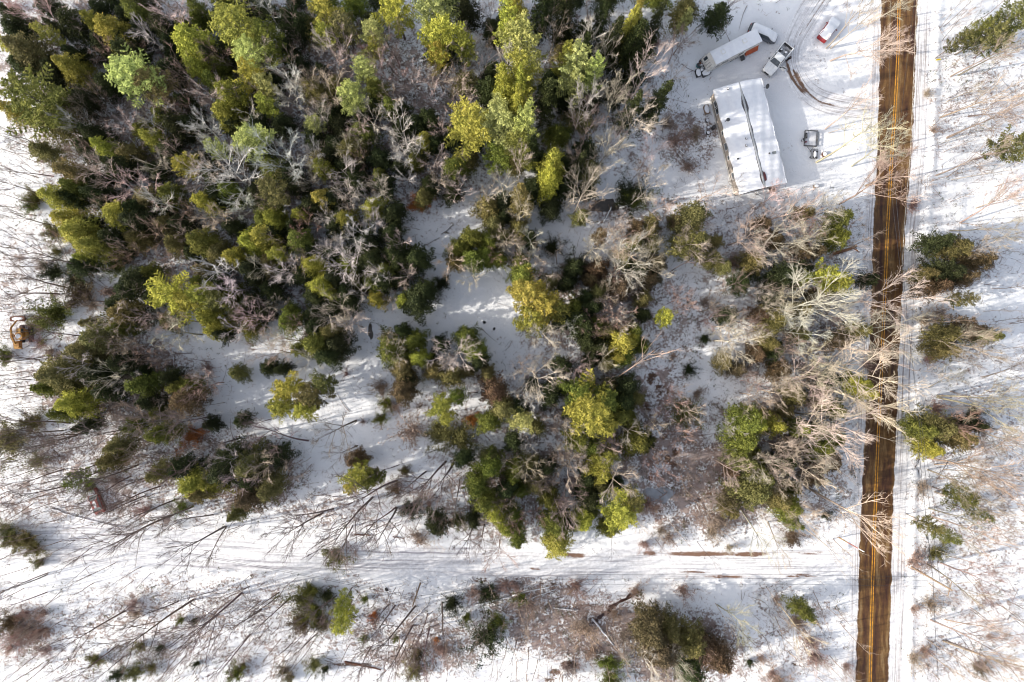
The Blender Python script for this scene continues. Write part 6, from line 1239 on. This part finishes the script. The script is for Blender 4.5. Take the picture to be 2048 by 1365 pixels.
# ================================================================ UNDERGROWTH (nobody could count it)
def scatter(name, label, cat, n, dens, seed, leafy, col, hgt=(.3,1.3), rad=.014, keep_off=True):
    r = np.random.default_rng(seed); x = r.uniform(-86, 86, n*9); y = r.uniform(-58, 58, n*9)
    ix = np.clip(np.searchsorted(fx, x), 0, nx-1); iy = np.clip(np.searchsorted(fy, y), 0, ny-1)
    px = x*SC+1024; py = -y*SC+682.5
    d = dens(litter[iy,ix], px, py, vnoise(x+300, y+300, seed+5, 2.6))
    onroad = (px > itpa(RXL,py)-6) & (px < itpa(RXR,py)+20); onside = (py > itpa(SR_T,px)+2) & (py < itpa(SR_B,px)-2) & (px > 330) & (px < 1722)
    yard = ((px > 1395) & (px < 1740) & (py > 30) & (py < 370) & (py > (1500-px)*.9)) ; drv = dd[iy,ix] < 30
    d = d*(~onroad)*(~onside)*(~yard)*(~drv)
    for (a, b, c_) in [(960,620,75),(820,655,50),(1211,410,24),(1315,988,22)]: d = d*(np.hypot(px-a,py-b) > c_*(1-.2*r.random(n*9)))
    k = r.random(n*9) < d; x, y, iy, ix = x[k][:n], y[k][:n], iy[k][:n], ix[k][:n]; z = GZ[iy,ix]; m = len(x); segs = []; cs = []
    hh = r.uniform(*hgt, m); ang = r.uniform(0, 6.28, m); ln = r.uniform(.1, .9, m)
    for i in range(m):
        b = np.array([x[i],y[i],z[i]-.05]); t = b+np.array([math.cos(ang[i])*ln[i]*hh[i], math.sin(ang[i])*ln[i]*hh[i], hh[i]])
        segs.append([*b,*t,rad*1.4,rad*.6])
        for j in range(3):
            q = b+(t-b)*r.uniform(.3,.9); e = r.normal(size=3)*.38*hh[i]; e[2] = abs(e[2])*.8; segs.append([*q,*(q+e),rad*.8,rad*.4])
        if leafy and r.random() < leafy: cs.append(t+r.normal(size=(6,3))*np.array([.16,.16,.1]))
    V, F = seg_tubes(segs, 3); mi = np.ones(len(F))
    if cs:
        c = np.concatenate(cs); V1, F1 = leaf_quads(c, .2, 1.0, r, 1.7); F = np.concatenate([F1, F+len(V1)]); V = np.concatenate([V1, V]); mi = np.concatenate([np.zeros(len(F1)), mi])
    me = np_mesh(name, V, F, [M_LEAF, M_BARK], mi, tone=np.full(len(V), .5)); o = link(name, me); o.color = (*col, 1)
    return tag(o, label, cat, None, "stuff")
scatter("bare_undergrowth", "thin bare brown saplings and twigs poking through the snow under the trees", "undergrowth", 20000, lambda l, px, py, v: np.clip(l*1.1+.06,0,1)*np.clip((v-.38)*4,0,1), 51, 0, (.26,.17,.14))
scatter("dark_undergrowth", "dark twigs and stems scattered over the snowy forest floor", "undergrowth", 7000, lambda l, px, py, v: np.clip(l*.9+.02,0,1)*np.clip((v-.42)*4,0,1), 61, 0, (.09,.07,.06), (.3,1.6), .02)
scatter("low_evergreen_cover", "low evergreen sprigs and small leafy plants among the twigs", "ground cover", 4200, lambda l, px, py, v: np.clip(l*1.0,0,1)*np.clip((v-.5)*5,0,1), 71, 1.0, (.085,.09,.035), (.2,.7))
scatter("dry_marsh_grass", "dry red-brown brambles and marsh grass tufts around brook and open ground", "marsh grass", 5000, lambda l, px, py, v: (np.exp(-(((px-1170)/220)**2+((py-1265)/75)**2))+np.exp(-(((px-60)/60)**2+((py-1265)/65)**2))*1.2+.8*np.exp(-(((px-1340)/90)**2+((py-890)/90)**2))+.5*np.exp(-(((px-1100)/330)**2+((py-1172)/16)**2)))*np.clip((v-.3)*4,0,1), 81, 0, (.24,.12,.10), (.2,.8))
def thicket():
    r = np.random.default_rng(171); segs = []; cnt = 0
    for k in range(9000):
        px, py = r.uniform(-60,2110), r.uniform(-60,1430); x, y = (px-1024)/SC, -(py-682.5)/SC
        ix = int(np.clip(np.searchsorted(fx,x),0,nx-1)); iy = int(np.clip(np.searchsorted(fy,y),0,ny-1)); l = litter[iy,ix]
        edge = (px < 640 and py > 830 and not (170 < px < 330 and py > 1230)) or (px < 130 and py > 230) or (px > 1850 and (int(px)+int(py))%2) or (640 < px < 1150 and py > 1165) or (560 < px < 1060 and 980 < py < 1065) or (1500 < px < 1715 and (390 < py < 1080 or py > 1170))
        if r.random() > (.26 if edge else .0)+.17*max(l-.15,0): continue
        if itp(RXL,py)-30 < px < itp(RXR,py)+32 or dd[iy,ix] < 36 or (1395 < px < 1740 and 30 < py < 380) or (itp(SR_T,px)-4 < py < itp(SR_B,px)+6 and px > 300): continue
        if any(math.hypot(px-a,py-b) < c_ for a,b,c_ in ((960,620,75),(830,650,55),(740,780,60),(700,850,50),(430,700,50))): continue
        cnt += 1; h = r.uniform(4,12); z = GZ[iy,ix]-.1; p = np.array([x,y,z]); d = unit(np.array([r.normal()*.10, r.normal()*.10, 1.])); r0 = .011+.0062*h; pts = [p]
        for s in range(6):
            q = p+d*h/6; segs.append([*p,*q,r0*(1-.14*s),r0*(.86-.14*s)]); p = q; pts.append(p); d = unit(d+r.normal(size=3)*.05)
        for j in range(int(6+h)):
            u = r.uniform(.3,.98)*6; i = min(int(u),5); b = pts[i]+(pts[i+1]-pts[i])*(u-i); a = r.uniform(0,6.28); e = np.array([math.cos(a)*.6,math.sin(a)*.6,.9]); L = h*r.uniform(.08,.24)*(1.2-u/6*.6)
            m_ = b+e*L*.5; t_ = m_+(e+r.normal(size=3)*.25)*L*.5; segs.append([*b,*m_,.017,.013]); segs.append([*m_,*t_,.013,.007])
            for g in range(3): v_ = b+(t_-b)*r.random(); segs.append([*v_, *(v_+(e+r.normal(size=3)*.5)*L*.4), .009,.005])
    V, F = seg_tubes(segs, 3); o = link("sapling_thicket", np_mesh("sapling_thicket", V, F, [M_BARK])); o.color = (.27,.215,.18,1)
    tag(o, "countless slender leafless saplings standing between the trees", "sapling thicket", None, "stuff"); print("THICKET", cnt, len(segs))
thicket()
# sticks lying flat
def sticks():
    r = np.random.default_rng(91); segs = []
    for k in range(1500):
        x, y = r.uniform(-84,84), r.uniform(-56,56); ix = int(np.clip(np.searchsorted(fx,x),0,nx-1)); iy = int(np.clip(np.searchsorted(fy,y),0,ny-1)); px, py = x*SC+1024, -y*SC+682.5
        if r.random() > litter[iy,ix]*1.2+.03 or dd[iy,ix] < 32 or itp(RXL,py)-8 < px < itp(RXR,py)+22: continue
        if itp(SR_T,px)-2 < py < itp(SR_B,px)+2 or (1395 < px < 1740 and 30 < py < 380): continue
        a = r.uniform(0,6.28); L = r.uniform(1,4.5); z = GZ[iy,ix]+.10; q = np.array([x,y,z]); rr_ = r.uniform(.02,.055); d = np.array([math.cos(a),math.sin(a),r.uniform(-.02,.12)])
        for s in range(3):
            e = q+d*L/3; segs.append([*q,*e,rr_*(1-.25*s),rr_*(.75-.25*s)]); q = e; d = d+np.append(r.normal(size=2)*.15,0)
    V, F = seg_tubes(segs, 5); me = np_mesh("fallen_sticks", V, F, [M_BARK]); o = link("fallen_sticks", me); o.color = (.20,.15,.13,1)
    tag(o, "fallen sticks and thin dead branches lying on the snow", "sticks", None, "stuff")
sticks()
# ================================================================ LABELS that single each tree out
PLACES = [ # name, x0,y0,x1,y1 in photo pixels: first match wins
 ("right of the paved road, top corner",1815,-200,2400,230),("right of the paved road, level with the house",1815,230,2400,440),("right of the road, level with the evergreen clump",1815,440,2400,620),
 ("right of the paved road, middle stretch",1815,620,2400,790),("right of the road below its middle",1815,790,2400,960),("right of the road, near the cable loops",1815,960,2400,1110),
 ("right of the road, near the leaning pole",1815,1110,2400,1240),("right of the road, bottom corner",1815,1240,2400,1700),
 ("at the paved road's top",1690,-200,1815,150),("beside the road, right of the driveway",1590,-200,1815,230),("between house and paved road",1600,230,1815,385),
 ("along the driveway's upper left",1395,-200,1600,60),("around the camper and house",1395,60,1600,330),("just below the house",1395,330,1600,440),("left of the house",1290,230,1395,440),("left of the camper",1290,60,1395,230),
 ("at the road's left edge, below the house",1600,385,1815,520),("at the road's left edge, middle",1640,520,1815,700),("at the road's left edge, below middle",1640,700,1815,860),("at the road's left edge, above the side road",1640,860,1815,1095),
 ("below the side road's junction",1520,1155,1815,1700),("above the side road's junction",1500,980,1640,1095),
 ("in the thicket below the house",1400,440,1640,600),("in the thicket left of the road's middle",1480,600,1640,760),("in the lower thicket left of the road",1480,760,1640,980),
 ("between brook pool and house thicket",1220,440,1400,600),("above the dark swamp patches",1280,600,1480,760),("around the dark swamp patches",1280,760,1480,900),("around the frozen pond",1280,900,1500,1095),
 ("right of the central clearing",1020,520,1280,640),("below right of the central clearing",1020,640,1280,740),("in the lower central clump, upper part",1060,740,1280,850),("in the lower central clump, lower part",1060,850,1280,980),("above the side road, centre",1060,980,1280,1140),
 ("around the dark brook pool",1080,350,1290,520),("above the central clearing",880,400,1080,560),
 ("in the small grove below the central clearing",720,620,1020,740),("below the small central grove",720,740,1060,850),("in the lower middle slope",720,850,900,990),("left of the lower central clump",900,850,1060,990),("above the side road, left of centre",700,990,1060,1140),
 ("in the lit wood, upper left edge",-300,-200,120,110),("at the left edge, near the olive pine",-300,110,120,300),("at the left edge, upper snow strip",-300,300,120,470),("near the digger, above it",-300,470,130,620),("near the digger, below it",-300,620,130,760),("at the left edge, below the digger",-300,760,130,930),
 ("near the derelict red car",-300,930,330,1060),("at the left end of the side road",-300,1060,330,1160),("in the bottom left corner",-300,1160,170,1700),
 ("in the lower left slope",170,1160,330,1700),("below the side road, left half",330,1155,470,1700),("below the side road, left of the thin pole",470,1155,700,1700),("below the side road, near the thin pole",700,1155,860,1700),("below the side road, left of the marsh",860,1155,1010,1700),("in the brown marsh",1010,1155,1260,1700),("in the bottom evergreen clump right of the marsh",1260,1155,1520,1700),
 ("above the side road's left half",330,990,540,1160),("above the side road, below the snowy glade",540,990,700,1160),
 ("in the lower left clump, upper part",130,600,300,760),("in the lower left clump, right part",300,700,500,820),("in the lower left clump, middle",130,760,300,880),("in the lower left clump, bottom",130,880,330,990),("in the lower left clump, lower right",300,820,500,990),
 ("around the snowy glade at lower left",500,740,720,990),
 ("in the wood around the bright yellow pine",130,520,300,640),("right of the bright yellow pine",300,620,500,700),("around the left wood's lower edge",300,500,500,620),("above the snowy glade",500,620,720,740),
 ("in the wood left of the central clearing",500,500,720,620),("just left of the central clearing",720,440,880,620),
 ("in the dense wood's top row, far left",120,-200,280,90),("in the dense wood's top row, left",280,-200,440,90),("in the dense wood's top row, middle left",440,-200,620,90),("in the dense wood's top row, middle",620,-200,800,90),("in the dense wood's top row, middle right",800,-200,980,90),("in the dense wood's top row, right",980,-200,1150,90),("in the dense wood's top right corner",1150,-200,1400,110),
 ("in the dense wood's second row, far left",120,90,280,200),("in the dense wood's second row, left",280,90,440,200),("in the dense wood's second row, middle left",440,90,620,200),("in the dense wood's second row, middle",620,90,800,200),("in the dense wood's second row, middle right",800,90,980,200),("in the dense wood's second row, right",980,90,1150,200),("in the wood's right edge, upper part",1150,110,1300,250),
 ("in the dense wood's third row, far left",120,200,280,310),("in the dense wood's third row, left",280,200,440,310),("in the dense wood's third row, middle left",440,200,620,310),("in the dense wood's third row, middle",620,200,800,310),("in the dense wood's third row, middle right",800,200,980,310),("in the dense wood's third row, right",980,200,1150,350),("in the wood's right edge, lower part",1150,250,1300,350),
 ("in the dense wood's fourth row, far left",120,310,280,420),("in the dense wood's fourth row, left",280,310,440,420),("in the dense wood's fourth row, middle left",440,310,620,420),("in the dense wood's fourth row, middle",620,310,800,420),("in the dense wood's fourth row, right",800,310,1100,440),
 ("in the dense wood's bottom row, far left",120,420,300,520),("in the dense wood's bottom row, left",300,420,440,520),("in the dense wood's bottom row, middle",440,420,600,520),("in the dense wood's bottom row, right",600,420,800,520),
]
def where(px, py):
    for nm, a, b, c_, d in PLACES:
        if a <= px < c_ and b <= py < d: return nm
    return "in the middle of the wood"
KIND = {'P': {'y':'yellow-green pine','l':'pale green pine','g':'green pine','o':'olive pine','d':'dark pine'},
        'H': {'y':'yellow-lit hemlock','g':'green hemlock','d':'dark hemlock','o':'olive hemlock','b':'brownish hemlock'},
        'B': {'t':'tan leafless tree','g':'grey leafless tree','p':'pinkish leafless tree','k':'dark leafless tree','r':'reddish leafless tree','n':'brown leafless tree'},
        'R': {'t':'tan bushy sapling','n':'brown bushy sapling','p':'pinkish bushy sapling','r':'reddish bushy sapling','k':'dark bushy sapling'},
        'L': {'t':'leaning pale-trunked tree','n':'leaning brown-trunked tree','k':'leaning dark-trunked tree','p':'leaning pinkish tree','r':'leaning reddish tree'},
        'Y': {'t':'thin pale-stemmed sapling','n':'thin brown sapling','k':'thin dark sapling','p':'thin pinkish sapling','r':'thin reddish sapling'},
        'S': {'d':'dark leafy shrub','g':'green leafy shrub','o':'olive leafy shrub','b':'brown-green leafy shrub'},
        'W': {'b':'brown twiggy shrub','r':'reddish twiggy shrub','o':'dull twiggy shrub'}, 'O': {'r':'orange-leaved sapling'}}
ORD = ["","first","second","third","fourth","fifth","sixth","seventh","eighth","ninth","tenth","eleventh","twelfth","thirteenth","fourteenth","fifteenth","sixteenth","seventeenth","eighteenth","nineteenth","twentieth"]
bpy.context.view_layer.update()
buckets = {}
for q in TREES:
    k = KIND[q['ty']].get(q['tone'], list(KIND[q['ty']].values())[0])
    if q['ty'] in 'PHB' and not q['low']: k = ("broad " if q['r'] > 36 else "small " if q['r'] < 22 else "") + k
    if q['low']: k = "low " + k.replace("small ", "").replace("hemlock", "young evergreen")
    if q['ty'] in 'SW' and q['r'] > 24: k = "wide " + k
    buckets.setdefault((k, where(q['px'], q['py'])), []).append(q)
for (k, pl), qs in buckets.items():
    n = len(qs)
    xs_, ys_ = [q['px'] for q in qs], [q['py'] for q in qs]
    vert = (max(ys_)-min(ys_)) > (max(xs_)-min(xs_))
    qs.sort(key=lambda q: q['py'] if vert else q['px'])
    for i, q in enumerate(qs):
        if n == 1: s = "%s %s" % (k, pl)
        elif n == 2: s = "%s of two: %s %s" % (("upper","lower")[i] if vert else ("left","right")[i], k, pl)
        elif i == 0: s = "%s %s %s" % ("topmost" if vert else "leftmost", k, pl)
        elif i == n-1: s = "%s %s %s" % ("lowest" if vert else "rightmost", k, pl)
        else: s = "%s %s from %s, %s" % (ORD[i+1], k, "top" if vert else "left", pl)
        words = s.split()
        o = q['o']; o['label'] = " ".join(words[:16]); o['category'] = q['cat']
        o['group'] = {'pine tree':'pines of the wood','hemlock tree':'hemlocks of the wood','young evergreen':'young evergreens filling the dense wood','bare tree':'leafless trees','bare sapling':'thin leafless saplings','shrub':'shrubs on the snow','beech sapling':'saplings with orange leaves'}[q['cat']]
print("TREES", len(TREES), {k: sum(1 for q in TREES if q['cat']==k) for k in set(q['cat'] for q in TREES)}, "max words", max(len(q['o']['label'].split()) for q in TREES))
